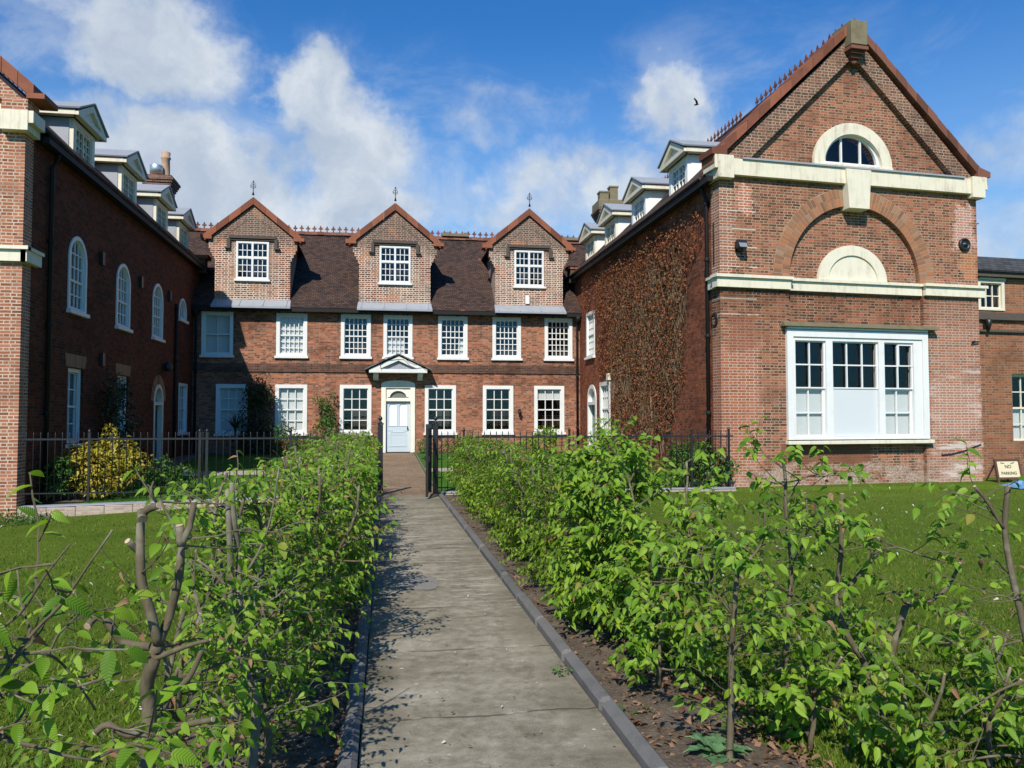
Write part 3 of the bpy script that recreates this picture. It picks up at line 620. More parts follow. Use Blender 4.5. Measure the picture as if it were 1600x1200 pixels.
def dormer(cx, alarm=False, wx=0.0, blind=None, first=False):
    F = (V((cx, 31.93, 0)), V((1, 0, 0)), UZ)
    zk, za = 8.52, 9.86
    out = [(-1.40, 6.0), (1.40, 6.0), (1.40, 7.72), (1.45, 7.74), (1.45, 7.86), (1.52, 7.88), (1.52, 8.00), (1.59, 8.02), (1.59, 8.14), (1.64, 8.16), (1.64, zk), (0, za),
           (-1.64, zk), (-1.64, 8.16), (-1.59, 8.14), (-1.59, 8.02), (-1.52, 8.00), (-1.52, 7.88), (-1.45, 7.86), (-1.45, 7.74), (-1.40, 7.72)]
    u0, u1, v0, v1 = wx-.61, wx+.61, 6.98, 8.46
    b = B(); b.plate(F, out, [hole(u0, u1, v0, v1)], 0.34)
    # raking brick header course under the coping
    for s in (-1, 1):
        p = P_(F, s*1.60, zk-.02, .012); q = P_(F, s*.36, za-.04-.36*.82, .012); n = 17
        d = (q-p)/n
        dn = V((0, 0, -1)); perp = d.normalized().cross(V((0, 1, 0))); perp = perp if perp.z < 0 else -perp
        for i in range(n):
            a = p+d*i+perp*.17; e = a+d*.80
            b.quad(a, e, e+perp*.09, a+perp*.09) if s < 0 else b.quad(a, a+perp*.09, e+perp*.09, e)
    # cheeks behind the gable
    b.box(cx-1.40, 32.28, 5.95, cx-1.17, 34.9, 8.45); b.box(cx+1.17, 32.28, 5.95, cx+1.40, 34.9, 8.45)
    g = b.build('dormer', M['dormer'], house)
    window_cl(g, F, u0, u1, v0, v1, blind)
    # hood mould
    b = B(); hu = .88
    b.lb(F, wx-hu, wx+hu, v1+.10, v1+.20, 0.003, .12); b.lb(F, wx-hu+.04, wx+hu-.04, v1+.03, v1+.097, .003, .07)
    for s in (-1, 1):
        b.lb(F, wx+s*hu-.06, wx+s*hu+.06, v1-.24, v1+.097 if s < 0 else v1+.097, .003, .10); b.lb(F, wx+s*(hu+.04)-.10, wx+s*(hu+.04)+.10, v1-.30, v1-.243, .003, .13)
    b.build('hood_mould', M['darkstone'], g)
    # terracotta coping with kneelers
    b = B(); dv = (za-zk)/1.64
    for s in (-1, 1):
        n = 4
        for i in range(n):
            t0, t1 = i/n+.002, (i+1)/n-.002
            A = [(s*1.80*(1-t0), zk-.10+(za+.14-zk)*t0+.0), (s*1.80*(1-t1), zk-.10+(za+.14-zk)*t1)]
            poly = [(A[0][0], A[0][1]), (A[1][0], A[1][1]), (A[1][0], A[1][1]+.28), (A[0][0], A[0][1]+.28)]
            b.plate(F, poly, (), .55, .10+.006*(i % 2))
        lo, hi = sorted((s*1.52, s*1.93)); b.plate(F, [(lo, zk-.02), (hi, zk-.02), (hi, zk+.10), (lo+(0 if s > 0 else .0), zk+.16)], (), .57, .12)
    b.build('coping', M['terra'], g)
    # tiled dormer roof
    b = B()
    for s in (-1, 1):
        al = V((0, 1, 0)); e = V((cx+s*1.62, 32.28, zk-.02)); t = V((cx, 32.28, za+.02))-e; L = t.length; t.normalize()
        if s < 0: b.obox(e+V((0, 3.9, 0)), -al, t, (-al).cross(t), 3.9, L, .05)
        else: b.obox(e, al, t, al.cross(t), 3.9, L, .05)
    b.build('dormer_roof', M['tile'], g)
    # lead apron
    b = B(); f0 = V((cx-1.46, 31.50, 5.90)); b.quad(f0, f0+V((2.92, 0, 0)), V((cx+1.43, 31.91, 6.20)), V((cx-1.43, 31.91, 6.20)))
    b.quad(f0+V((0, 0, -.07)), f0+V((2.92, 0, -.07)), f0+V((2.92, 0, 0)), f0)
    for k in range(4): b.bar(f0+V((.15+k*.87, 0, .012)), V((cx-1.28+k*.86, 31.91, 6.212)), .035, .03)
    b.quad(f0+V((2.92, 0, -.07)), V((cx+1.43, 31.95, 5.9)), V((cx+1.43, 31.91, 6.20)), f0+V((2.92, 0, 0)))
    b.build('lead_apron', M['lead'], g)
    # wrought iron finial
    b = B(); z = za+.38; c = V((cx, 31.78, z))
    b.tube([c, c+V((0, 0, .12)), c+V((0, 0, .52))], [.05, .018, .012], 6); b.lathe(c+V((0, 0, .52)), [(.004, -.04), (.035, 0), (.004, .05)], 6)
    for s in (-1, 1):
        b.tube([c+V((0, 0, .26)), c+V((s*.09, 0, .30)), c+V((s*.10, 0, .38)), c+V((s*.05, 0, .39))], .012, 5); b.tube([c+V((0, 0, .40)), c+V((s*.08, 0, .44)), c+V((s*.03, 0, .49))], .010, 5)
    b.tube([c+V((-.10, 0, .34)), c+V((.10, 0, .34))], .009, 5)
    b.build('finial', M['blackiron'], g)
    if alarm:
        b = B(); b.lb(F, -.16, 0.0, 6.26, 6.54, .003, .09); b.lb(F, -.135, -.025, 6.46, 6.60, .003, .07)
        b.build('alarm_box', M['plastic'], g, bevel=.01)
def window_cl(parent, F, u0, u1, v0, v1, blind):
    """four light casement; its pieces hang directly on the dormer"""
    b = B(); um = (u0+u1)/2; vt = v0+(v1-v0)*.57; a = .075
    hs = []
    for (x0, x1) in ((u0+a, um-a/2), (um+a/2, u1-a)):
        for (y0, y1) in ((v0+a, vt-a/2), (vt+a/2, v1-a)): hs.append([(x0, y0), (x1, y0), (x1, y1), (x0, y1)])
    b.plate(F, [(u0, v0), (u1, v0), (u1, v1), (u0, v1)], hs, .12, .03); b.lb(F, u0-.06, u1+.06, v0-.07, v0-.003, -.05, .09)
    for h in hs:
        x0, y0 = h[0]; x1, y1 = h[2]; ny = 3 if y1-y0 > .65 else 2
        b.lb(F, x0, x1, y0, y0+.025, -.05, -.01); b.lb(F, x0, x1, y1-.025, y1, -.05, -.01)
        for i in (1, 2): b.lb(F, x0+(x1-x0)*i/3-.013, x0+(x1-x0)*i/3+.013, y0+.025, y1-.025, -.05, -.012)
        for i in range(1, ny): b.lb(F, x0, x1, y0+(y1-y0)*i/ny-.013, y0+(y1-y0)*i/ny+.013, -.048, -.014)
    b.build('window_frame', M['white'], parent)
    p = B(); p.lb(F, u0+.03, u1-.03, v0+.03, v1-.03, -.058, -.052); p.build('pane', M['glass'], parent)
    if blind:
        q = B(); q.lb(F, u0-.02, u1+.02, v0+(v1-v0)*blind, v1+.02, -.16, -.12); q.build('blind', M['blind'], parent)
    k = B(); k.lb(F, u0-.2, u1+.2, v0-.2, v1+.2, -.72, -.70); k.build('dark_room_backing', M['room'], parent)
dormer(-4.97, wx=-.02, blind=0.0)
dormer(0.46)
dormer(5.87, alarm=True)

# front door with its surround and porch hood
DF = HF
b = B()
b.plate(DF, arch_poly(-0.05, 1.27, 0.28, 2.98, 12, 0.14), [[(.13, .28), (1.09, .28), (1.09, 2.83), (.13, 2.83)]], .28, .05)
dp = b.build('door_frame', M['doorcream'], house)
b = B(); b.lb(DF, .13, 1.09, 2.30, 2.40, -.16, .02); b.plate(DF, [(.13, 2.40), (1.09, 2.40), (1.09, 2.83), (.13, 2.83)], [arch_poly(.20, 1.02, 2.43, 2.44, 12, .33)], .05, -.02); b.ring(DF, .61, 2.43, .33, .41, 0.1, math.pi-.1, .03, .003, 12, .85); b.lathe(P_(DF, .61, 2.955, .05), [(.05, 0), (.06, .02), (.02, .04)], 8, V((0, -1, 0)))
b.build('fanlight_surround', M['doorcream'], dp)
b = B(); b.lb(DF, .15, 1.07, 2.41, 2.82, -.10, -.09); b.build('pane', paint('fanlight_grey', (0.16, 0.155, 0.135), 0.25, 0.1, spec=0.5), dp)
b = B(); holes = [arch_poly(.25, .56, 1.34, 2.08, 10, .15), arch_poly(.66, .97, 1.34, 2.08, 10, .15)]
b.plate(DF, [(.135, .30), (1.085, .30), (1.085, 2.295), (.135, 2.295)], holes, .05, -.10)
b.plate(DF, [(.30, .52), (.92, .52), (.92, 1.10), (.30, 1.10)], [[(.34, .56), (.88, .56), (.88, 1.06), (.34, 1.06)]], .03, -.085)
b.plate(DF, [(.22, .50), (1.0, .50), (1.0, 1.0), (.22, 1.0)], [[(.25, .53), (.97, .53), (.97, .97), (.25, .97)]], .02, -.09); b.lb(DF, .22, .40, 1.13, 1.16, -.1, -.085); b.lb(DF, .82, 1.0, 1.13, 1.16, -.1, -.085)
for x in (.25, .66): b.plate(DF, arch_poly(x-.03, x+.34, 1.31, 2.08, 10, .18), [arch_poly(x, x+.31, 1.34, 2.08, 10, .15)], .02, -.085)
door = b.build('door', M['bluegrey'], house)
b = B(); [b.plate(DF, arch_poly(x, x+.31, 1.34, 2.08, 10, .15), (), .02, -.12) for x in (.25, .66)]; b.build('panel', M['doorpanel'], door)
b = B(); b.lathe(P_(DF, .99, 1.22, -.10), [(.03, 0), (.02, .03), (.035, .06), (.01, .08)], 8, V((0, -1, 0))); b.lb(DF, .97, 1.01, 1.12, 1.30, -.10, -.088); b.build('handle', M['blackiron'], door)
b = B(); b.lb(HF, -.10, 1.32, .0, .27, -.25, .42); b.build('doorstep', M['flag'], house, bevel=.01)
# porch hood
b = B(); PF = (V((.60, 32, 0)), V((1, 0, 0)), UZ)
b.plate(PF, [(-1.12, 3.42), (1.12, 3.42), (1.12, 3.52), (0, 4.04), (-1.12, 3.52)], [[(-.72, 3.54), (.72, 3.54), (0, 3.87)]], .08, .62)
b.lb(PF, -1.12, 1.12, 3.40, 3.418, .05, .62); b.lb(PF, -1.12, -1.02, 3.42, 3.52, .04, .535); b.lb(PF, 1.02, 1.12, 3.42, 3.52, .04, .535)
porch = b.build('porch_hood', M['white'], house)
b = B(); b.plate(PF, [(-.9, 3.51), (.9, 3.51), (0, 3.93)], (), .02, .50); b.build('tympanum', M['lead'], porch)
b = B()
for s in (-1, 1):
    p = V((.60+s*1.28, 31.30, 3.50)); q = V((.60, 31.30, 4.11))-p; L = q.length; q.normalize(); y = V((0, 1, 0))
    if s < 0: b.obox(p+y*.7, -y, q, (-y).cross(q), .7, L, .04)
    else: b.obox(p, y, q, y.cross(q), .7, L, .04)
    for k in range(6): b.bar(p+q*(L*(k+.2)/6)+V((0, -.01, .045)), p+q*(L*(k+.2)/6)+V((0, .68, .045)), .02, .03)
b.build('porch_roof', paint('lead_slate', (0.12, 0.125, 0.12), .7, .2, .2, spec=.3), porch)
for s in (-1, 1):
    b = B(); x = s*.86
    F2 = (V((.60+x-.10, 32, 0)), V((0, -1, 0)), UZ)
    b.plate(F2, [(0, 3.12), (.08, 3.12), (.14, 3.22), (.50, 3.30), (.52, 3.40), (0, 3.40)], (), .2)
    for i in (-1, 1): b.lathe(V((.60+x+i*.04, 31.49, 3.335)), [(.028, 0), (.02, .01)], 8, V((0, -1, 0)))
    b.build('bracket', M['white'], porch)
b = B(); prev = V((1.75, 31.24, 3.62))   # thin cable over the porch
pts = [V((1.72-.24*i, 31.24, 3.55+.10*i+.09*math.sin(i*1.9))) for i in range(6)]+[V((.15, 31.25, 3.98)), V((-.15, 31.25, 3.80)), V((-.06, 31.3, 3.55))]
b.tube(pts, .012, 5); b.build('cable', M['gutter'], porch)
# wall lantern
b = B(); b.lathe(V((5.47, 31.84, 1.78)), [(.02, -.06), (.05, -.04), (.075, .06), (.10, .07), (.03, .13), (.01, .17)], 6); b.tube([V((5.47, 32, 1.92)), V((5.47, 31.84, 2.0)), V((5.47, 31.84, 1.93))], .015, 6); b.lb(HF, 5.42, 5.52, 1.84, 1.99, .003, .02)
b.build('lantern', M['blackiron'], house)
# downpipes, one at each inner corner
for x in (7.86, -7.02):
    b = B(); b.tube([V((x, 31.70, 5.76)), V((x, 31.78, 5.60)), V((x, 31.88, 5.35)), V((x, 31.90, 5.2)), V((x, 31.90, .3))], .045, 8); b.lathe(V((x, 31.72, 5.52)), [(.06, 0), (.12, .12), (.13, .26)], 8)
    for z in (1.2, 3.3, 4.9): b.lathe(V((x, 31.90, z)), [(.046, 0), (.065, .02), (.065, .08), (.046, .1)], 8)
    b.build('drainpipe', M['gutter'], house)

# ------------------------------------------------------------------ the two wings
def pediment_dormer(wing, s, X, yc, old):
    """small boxed dormer with a pedimented front looking into the court; s=+1 faces -X"""
    F = (V((X+s*.22, yc, 0)), V((0, -s, 0)), UZ)
    hw, z0, z1, za = .72, 7.62, 8.86, 9.34
    b = B(); b.plate(F, [(-hw, z0), (hw, z0), (hw, z1), (-hw, z1)], [[(-.52, 7.86), (.52, 7.86), (.52, 8.74), (-.52, 8.74)]], .10)
    d = b.build('dormer', M['creamclean' if not old else 'whiteold'], wing)
    for k in (-1, 1):
        F2 = (V((X+s*.32, yc+k*hw, 0)), V((s, 0, 0)), UZ); b = B()
        b.plate(F2, [(0, z0), (0, z1), (1.22, z1)], (), .04, .02)
        b.build('cheek', M['whiteold'] if s > 0 else M['lead'], d)
    b = B(); w = .98
    b.plate(F, [(-w, z1+.002), (w, z1+.002), (w, z1+.10), (0, za+.10), (-w, z1+.10)], [[(-.60, z1+.12), (.60, z1+.12), (0, za-.06)]], .08, .20)
    b.plate(F, [(-w+.05, z1+.004), (w-.05, z1+.004), (0, za+.02)], (), .06, .115)
    for k in (-1, 1): lo, hi = sorted((k*.985, k*.80)); n = F[1].cross(F[2]); b.obox(P_(F, lo, z1+.004, .117), F[1], UZ, -n, hi-lo, .12, 1.5)
    b.build('pediment', M['creamclean'], d)
    b = B()
    for k in (-1, 1):
        p = P_(F, k*1.03, z1+.135, .24); q = P_(F, 0, za+.14, .24)-p; L = q.length; q.normalize(); al = -F[1].cross(F[2])
        if (al.cross(q)).z < 0: b.obox(p+al*1.9, -al, q, (-al).cross(q), 1.9, L, .04)
        else: b.obox(p, al, q, al.cross(q), 1.9, L, .04)
    b.build('dormer_roof', M['lead'], d)
    b = B(); c = .52; 
    b.plate(F, [(-c, 7.86), (c, 7.86), (c, 8.74), (-c, 8.74)], [[(-c+.06, 7.92), (-.03, 7.92), (-.03, 8.68), (-c+.06, 8.68)], [(.03, 7.92), (c-.06, 7.92), (c-.06, 8.68), (.03, 8.68)]], .06, -.02)
    for sx in (-1, 1):
        b.lb(F, sx*.24-.012, sx*.24+.012, 7.92, 8.68, -.07, -.03)
        for j in range(1, 4): b.lb(F, min(sx*.03, sx*.46), max(sx*.03, sx*.46), 7.92+.76*j/4-.012, 7.92+.76*j/4+.012, -.068, -.032)
    b.build('window_frame', M['creamclean' if not old else 'whiteold'], d)
    b = B(); b.lb(F, -.5, .5, 7.88, 8.72, -.085, -.078); b.build('pane', M['glass'], d)
    b = B(); b.lb(F, -.6, .6, 7.8, 8.8, -.42, -.40); b.build('dark_room_backing', M['room'], d)

def wing(s, X, Y0, yend, GFr, label, wm, gm):
    W_ = thing('brick_wing', (X+s*3.75, Y0+3, 0), label, 'building')
    SF = (V((X, 0, 0)), V((0, -s, 0)), UZ)       # side wall facing the court
    return W_, SF

# right wing
RW = thing('brick_wing', (11.7, 19.5, 0), 'right hand brick wing whose tall gable has a round arch and a wide white window', 'building')
SX = 8.0; SF = (V((SX, 0, 0)), V((0, -1, 0)), UZ)
def ys(y0, y1): return (-max(y0, y1), -min(y0, y1))
wins = [(29.62, 30.86, 4.02, 5.78), (27.58, 28.92, 1.02, 2.95)]
b = B(); hs = [hole(*ys(w[0], w[1]), w[2], w[3]) for w in wins]+[arch_poly(-30.72, -29.46, .26, 2.34, 12, .56)]
b.plate(SF, [(-33, -.1), (-18.525, -.1), (-18.525, 7.50), (-33, 7.50)], hs, .34)
b.box(15.1, 19.2, -.1, 15.4, 33, 7.5); b.box(8.34, 32.7, 5.0, 15.1, 33, 7.5)
b.build('wall', M['side'], RW)
window(RW, SF, *ys(29.62, 30.86), 4.02, 5.78, 5, (3, 3), architrave=.12, room='room', blind=(0, 1))
window(RW, SF, *ys(27.58, 28.92), 1.02, 2.95, 4, (2, 2), architrave=.14, room='room', blind=(0, 1))
b = B(); b.plate(SF, arch_poly(-30.74, -29.44, .28, 2.34, 12, .58), [[(-30.60, .28), (-29.58, .28), (-29.58, 2.14), (-30.60, 2.14)], arch_poly(-30.58, -29.60, 2.26, 2.36, 12, .42)], .22, .03); dfr = b.build('door_frame', M['white'], RW)
b = B(); b.lb(SF, -30.6, -29.58, 2.20, 2.86, -.14, -.13); b.build('pane', M['lampglass'], dfr)
b = B(); b.plate(SF, [(-30.6, .28), (-29.58, .28), (-29.58, 2.14), (-30.6, 2.14)], [[(-30.48, .42), (-30.14, .42), (-30.14, 1.0), (-30.48, 1.0)], [(-30.04, .42), (-29.70, .42), (-29.70, 1.0), (-30.04, 1.0)], [(-30.48, 1.12), (-30.14, 1.12), (-30.14, 2.0), (-30.48, 2.0)], [(-30.04, 1.12), (-29.70, 1.12), (-29.70, 2.0), (-30.04, 2.0)]], .04, -.14); b.lb(SF, -30.5, -29.68, .40, 2.02, -.19, -.165)
b.build('door', M['greydoor'], RW)
# brick head over the side window with its cream key end
b = B(); b.lb(SF, -27.75, -27.52, 2.98, 3.22, .0, .10); b.build('lintel_end', M['cream'], RW)
# small hole vent in creeper wall & black box
b = B(); b.lathe(V((8.0, 18.42, 4.02)), [(.20, 0), (.20, .03), (.12, .05), (.12, .02), (.02, .02)], 16, V((-1, 0, 0))); b.build('wall_tie', M['blackiron'], RW)
# eaves
b = B(); b.box(7.72, 18.15, 7.36, 7.86, 32.6, 7.50); b.box(7.864, 18.15, 7.42, 8.02, 32.6, 7.48); b.build('gutter', M['gutter'], RW)
b = B(); y = 18.72; b.tube([V((7.80, y, 7.40)), V((7.84, y, 7.25)), V((7.93, y, 7.05)), V((7.93, y, .1))], .05, 8)
for z in (1.7, 3.6, 5.5, 6.9): b.lathe(V((7.93, y, z)), [(.052, 0), (.07, .02), (.07, .09), (.052, .11)], 8)
b.build('drainpipe', M['gutter'], RW)
b = B(); b.tube([V((7.95, 18.35, 6.4)), V((7.95, 18.35, 5.4))], .02, 5); b.build('cable', M['gutter'], RW)
# main roof of the wing (ridge at X=11.75, z=11.45)
def wing_roof(Wg, s, X, y0, y1, tiles):
    b = B(); xe, xr = X-s*.30, X+s*3.75
    t = V((xr-xe, 0, 11.45-7.50)); L = t.length; t.normalize(); y = V((0, 1, 0))
    if s > 0: b.obox(V((xe, y1, 7.50)), -y, t, (-y).cross(t), y1-y0, L, .06)
    else: b.obox(V((xe, y0, 7.50)), y, t, y.cross(t), y1-y0, L, .06)
    xe2 = X+s*7.52; t = V((xr-xe2, 0, 11.45-7.66)); t.normalize(); y0r = y0+(.85 if s > 0 else 0)
    if s > 0: b.obox(V((xe2, y0r, 7.66)), y, t, y.cross(t), y1-y0r, L-.2, .06)
    else: b.obox(V((xe2, y1, 7.66)), -y, t, (-y).cross(t), y1-y0, L-.2, .06)
    r = b.build('roof', M['tile'], Wg)
    cresting(V((xr, y0+.1, 11.52)), V((xr, y1, 11.52)), int((y1-y0)/.30), M['terradark'], r, .30)
    return r
rroof = wing_roof(RW, 1, 8.0, 18.55, 40, None)
for yc, old in ((21.38, 1), (24.93, 1), (28.25, 0), (31.15, 0)): pediment_dormer(RW, 1, 8.0, yc, old)
b = B(); b.box(7.70, 32.45, 7.3, 8.3, 32.95, 7.85); b.build('kneeler_block', M['darkstone'], RW)
b = B(); b.box(7.62, 32.4, 7.85, 8.4, 33.0, 7.98); b.build('kneeler_tile', M['terra'], RW)

# gable front
bay0, bay1, uc, sp_, ar = 1.86, 5.78, 3.78, 5.09, 1.90
ZT = 7.50
bayhole = [(bay0, -.12), (bay1, -.12), (bay1, sp_)]+[(uc+ar*math.cos(math.pi*i/28), sp_+ar*math.sin(math.pi*i/28)) for i in range(29)]+[(bay0, sp_)]
b = B()
b.plate(GF, [(0, -.12), (bay0, -.12), (bay0, sp_), (uc-ar, sp_)]+[(uc+ar*math.cos(math.pi-math.pi*i/28), sp_+ar*math.sin(math.pi-math.pi*i/28)) for i in range(1, 29)]+[(bay1, sp_), (bay1, -.12), (7.5, -.12), (7.5, ZT+.5), (0, ZT+.5)], (), .42)
gw = b.build('gable_wall', M['gable'], RW)
WU0, WU1, WV0, WV1 = 1.74, 5.82, 1.10, 3.80
b = B(); b.plate(GF, [(bay0-.05, -.12), (bay1+.05, -.12), (bay1+.05, 7.05), (bay0-.05, 7.05)], [[(bay0-.02, WV0+.02), (bay1+.02, WV0+.02), (bay1+.02, WV1-.02), (bay0-.02, WV1-.02)]], .25, -.13)
b.build('recessed_bay', M['gable'], RW)
# tympanum of the gable (with lunette hole) and raking brick bands
rise = 1.0; apx = 3.76
b = B(); lun = [(apx+.86*math.cos(math.pi*i/20), 8.06+.80*math.sin(math.pi*i/20)) for i in range(21)]
b.plate(GF, [(.05, 7.95), (7.45, 7.95), (apx, 11.32)], [lun], .40, -.06)
b.build('gable_peak', M['gable'], RW)
b = B(); sl = (11.33-7.92)/(apx+.1)
for s in (-1, 1):
    e0 = 0.02 if s < 0 else 7.50
    a0 = (e0-s*-.0, 7.96); 
    outer = [(e0, 7.80), (apx, 11.40)]; inn = [(apx, 10.86), (e0-s*.56, 7.80)]
    b.plate(GF, outer+inn, (), .30, .06)
    # second thin moulded course on the inner edge
    b.plate(GF, [(e0-s*.48, 7.81), (apx, 10.94), (apx, 10.80), (e0-s*.63, 7.81)], (), .30, .085)
b.build('raking_band', brick('raking_brick', [(0.08, 0.045, 0.03), (0.17, 0.08, 0.05), (0.25, 0.11, 0.065)], (0.40, 0.33, 0.25), .010, .45, .2, wid=.2, row=.075), RW)
# coping tiles on the rakes
for s, mt in ((-1, 'terra'), (1, 'terradark')):
    b = B(); foot = (-.22, 7.75) if s < 0 else (7.74, 7.75); n = 13
    for i in range(n):
        t0, t1 = i/n+.0012, (i+1)/n-.0012
        p = [(foot[0]+(apx-foot[0])*t, foot[1]+(11.51-foot[1])*t) for t in (t0, t1)]
        j = rnd.uniform(-.012, .012)
        b.plate(GF, [p[0], p[1], (p[1][0], p[1][1]+.245+j), (p[0][0], p[0][1]+.245+j)], (), .62, .16+rnd.uniform(-.008, .008))
    lo, hi = sorted((foot[0]-.06 if s < 0 else foot[0]+.06, foot[0]+.34 if s < 0 else foot[0]-.34))
    b.plate(GF, [(lo, 7.955), (hi, 7.955), (hi, 8.10 if s > 0 else 8.22), (lo, 8.22 if s > 0 else 8.10)], (), .66, .19)
    b.build('coping', M[mt], RW)
# apex block on a corbel
b = B(); b.lb(GF, apx-.235, apx+.235, 11.0, 11.62, -.45, .34); ap = b.build('apex_block', M['stone'], RW, bevel=.015)
b = B()
for k in range(4): b.lb(GF, apx-.25+.05*k, apx+.25-.05*k, 10.977-.085*(k+1), 10.974-.085*k, -.05, .345-.075*k)
b.lathe(P_(GF, apx, 10.57, .10), [(.02, 0), (.06, .03), (.07, .08)], 8); b.build('corbel', M['terradark'], ap)
# cream cornice, keystone, string courses
b = B()
b.lb(GF, .30, 7.22, ZT, 7.90, .003, .14); b.lb(GF, -.12, .297, ZT-.10, 7.95, -.45, .20); b.lb(GF, 7.223, 7.62, ZT-.10, 7.95, -.45, .20)
b.lb(GF, -.20, -.123, 7.62, 7.95, -.42, .19); b.lb(GF, 7.623, 7.70, 7.62, 7.95, -.42, .19)
b.build('cornice', M['cream'], RW, bevel=.006)
b = B(); b.quad(P_(GF, .55, 7.905, .17), P_(GF, 7.0, 7.905, .17), P_(GF, 7.0, 8.02, -.055), P_(GF, .55, 8.02, -.055)); b.lb(GF, .55, 7.0, 7.89, 7.93, .143, .185); b.build('lead_flashing', M['lead'], RW)
b = B(); b.plate(GF, [(apx-.29, 6.87), (apx+.29, 6.87), (apx+.36, 7.86), (apx-.36, 7.86)], (), .40, .22); b.build('keystone', M['creamclean'], RW, bevel=.006)
b = B()
for u0, u1, o in ((-.13, 1.86, .10), (1.863, 5.777, -.03), (5.78, 7.62, .10)):
    b.lb(GF, u0, u1, 4.78, 5.01, -.16, o); b.lb(GF, u0-(.05 if o > 0 else 0), u1+(.05 if o > 0 else 0), 5.013, 5.085, -.16, o+.06)
b.lb((C_, V((0, -1, 0)), UZ), -.75, .0, 4.78, 5.01, 0, 0) if False else None
b.box(7.90, 18.12, 4.78, 8.0, 18.62, 5.01); b.box(7.86, 18.10, 5.013, 8.0, 18.65, 5.08)
b.build('string_course', M['creamclean'], RW)
# great arch of rubbed brick: single voussoirs
nv = 64
for i in range(nv):
    if i in (0, nv//2): b = B()
    t0 = math.pi*i/nv+.004; t1 = math.pi*(i+1)/nv-.004
    if abs((t0+t1)/2-math.pi/2) < .14: continue
    r1 = ar+.44+rnd.uniform(-.012, .012); cut = ar+.22+rnd.uniform(-.04, .04); dd = .006+rnd.uniform(0, .006)
    for ra, rb in ((ar-.004, cut-.006), (cut+.006, r1)):
        b.plate(GF, [(uc+ra*math.cos(t0), sp_+ra*math.sin(t0)), (uc+rb*math.cos(t0), sp_+rb*math.sin(t0)), (uc+rb*math.cos(t1), sp_+rb*math.sin(t1)), (uc+ra*math.cos(t1), sp_+ra*math.sin(t1))], (), .08, dd)
    if i in (nv//2-4, nv-1): b.build('brick_arch', M['voussoir'], RW)
b = B(); b.ring(GF, uc, sp_, ar+.002, ar+.45, 0.01, math.pi-.01, .05, .003, 40); b.build('arch_mortar', M['mortar'], RW)
# blind lunette on the string course
b = B(); b.ring(GF, 3.74, 5.09, .72, 1.0, 0, math.pi, .10, -.045, 28, .90); bl = b.build('blind_lunette', M['creamclean'], RW)
b = B(); b.plate(GF, [(3.74+.73*math.cos(math.pi*i/24), 5.09+.90*.73*math.sin(math.pi*i/24)) for i in range(25)], (), .06, -.085); b.build('panel', M['creamclean'], bl)
# upper lunette window
b = B(); b.ring(GF, 3.75, 8.02, .84, 1.14, 0, math.pi, .14, .04, 28, .95); b.lb(GF, 2.60, 4.90, 7.955, 8.017, -.2, .06); lw = b.build('lunette_window', M['cream'], RW)
b = B(); b.ring(GF, 3.75, 8.06, .75, .838, 0, math.pi, .08, -.06, 28, .95); b.lb(GF, 2.92, 4.58, 8.02, 8.10, -.16, -.058)
for x in (3.48, 4.04): b.lb(GF, x-.022, x+.022, 8.10, 8.06+.75*.95*math.sqrt(1-((x-3.75)/.76)**2), -.13, -.08)
b.build('glazing_bar', M['white'], lw)
b = B(); b.plate(GF, [(3.75+.80*math.cos(math.pi*i/24), 8.06+.76*math.sin(math.pi*i/24)) for i in range(25)], (), .006, -.125); b.build('pane', M['glass'], lw)
b = B(); b.lb(GF, 2.7, 4.8, 7.9, 9.0, -.80, -.78); b.build('dark_room_backing', M['roombrown'], lw)
# wide tripartite window
b = B(); q = .13
L1, L2, L3, L4, L5, L6 = 1.98, 2.84, 3.03, 4.36, 4.53, 5.40
vt, vb, vm = 3.54, 1.17, 2.36
b.plate(GF, [(WU0, WV0), (WU1, WV0), (WU1, WV1), (WU0, WV1)], [[(L1, vb), (L2, vb), (L2, vt), (L1, vt)], [(L3, vb), (L4, vb), (L4, vt), (L3, vt)], [(L5, vb), (L6, vb), (L6, vt), (L5, vt)]], .20, .05)
b.plate(GF, [(WU0+.001, WV0+.001), (WU1-.001, WV0+.001), (WU1-.001, WV1-.001), (WU0+.001, WV1-.001)], [[(WU0+.17, WV0+.05), (WU1-.17, WV0+.05), (WU1-.17, WV1-.17), (WU0+.17, WV1-.17)]], .03, .085)
b.lb(GF, WU0+.02, WU1-.02, 3.815, 3.87, -.1, .11)
big = b.build('window', M['white'], RW); big['label'] = 'wide white three part sash window with a blank white board in its middle light'
b = B()
for (x0, x1, nc) in ((L1, L2, 2), (L3, L4, 3), (L5, L6, 2)):
    a = .035
    b.plate(GF, [(x0, vm), (x1, vm), (x1, vt), (x0, vt)], [[(x0+a, vm+a), (x1-a, vm+a), (x1-a, vt-a), (x0+a, vt-a)]], .05, .0)
    for i in range(1, nc): x = x0+(x1-x0)*i/nc; b.lb(GF, x-.017, x+.017, vm+a, vt-a, -.045, -.006)
    b.lb(GF, x0+a, x1-a, (vm+vt)/2-.017, (vm+vt)/2+.017, -.043, -.008)
    if nc == 2:
        b.plate(GF, [(x0, vb), (x1, vb), (x1, vm), (x0, vm)], [[(x0+.02, vb+.05), (x1-.06, vb+.05), (x1-.06, vm-.04), (x0+.02, vm-.04)]], .05, -.045)
        x = (x0+x1)/2-.02; b.lb(GF, x-.017, x+.017, vb+.05, vm-.04, -.09, -.05); b.lb(GF, x0+.02, x1-.06, (vb+vm)/2-.017, (vb+vm)/2+.017, -.088, -.052)
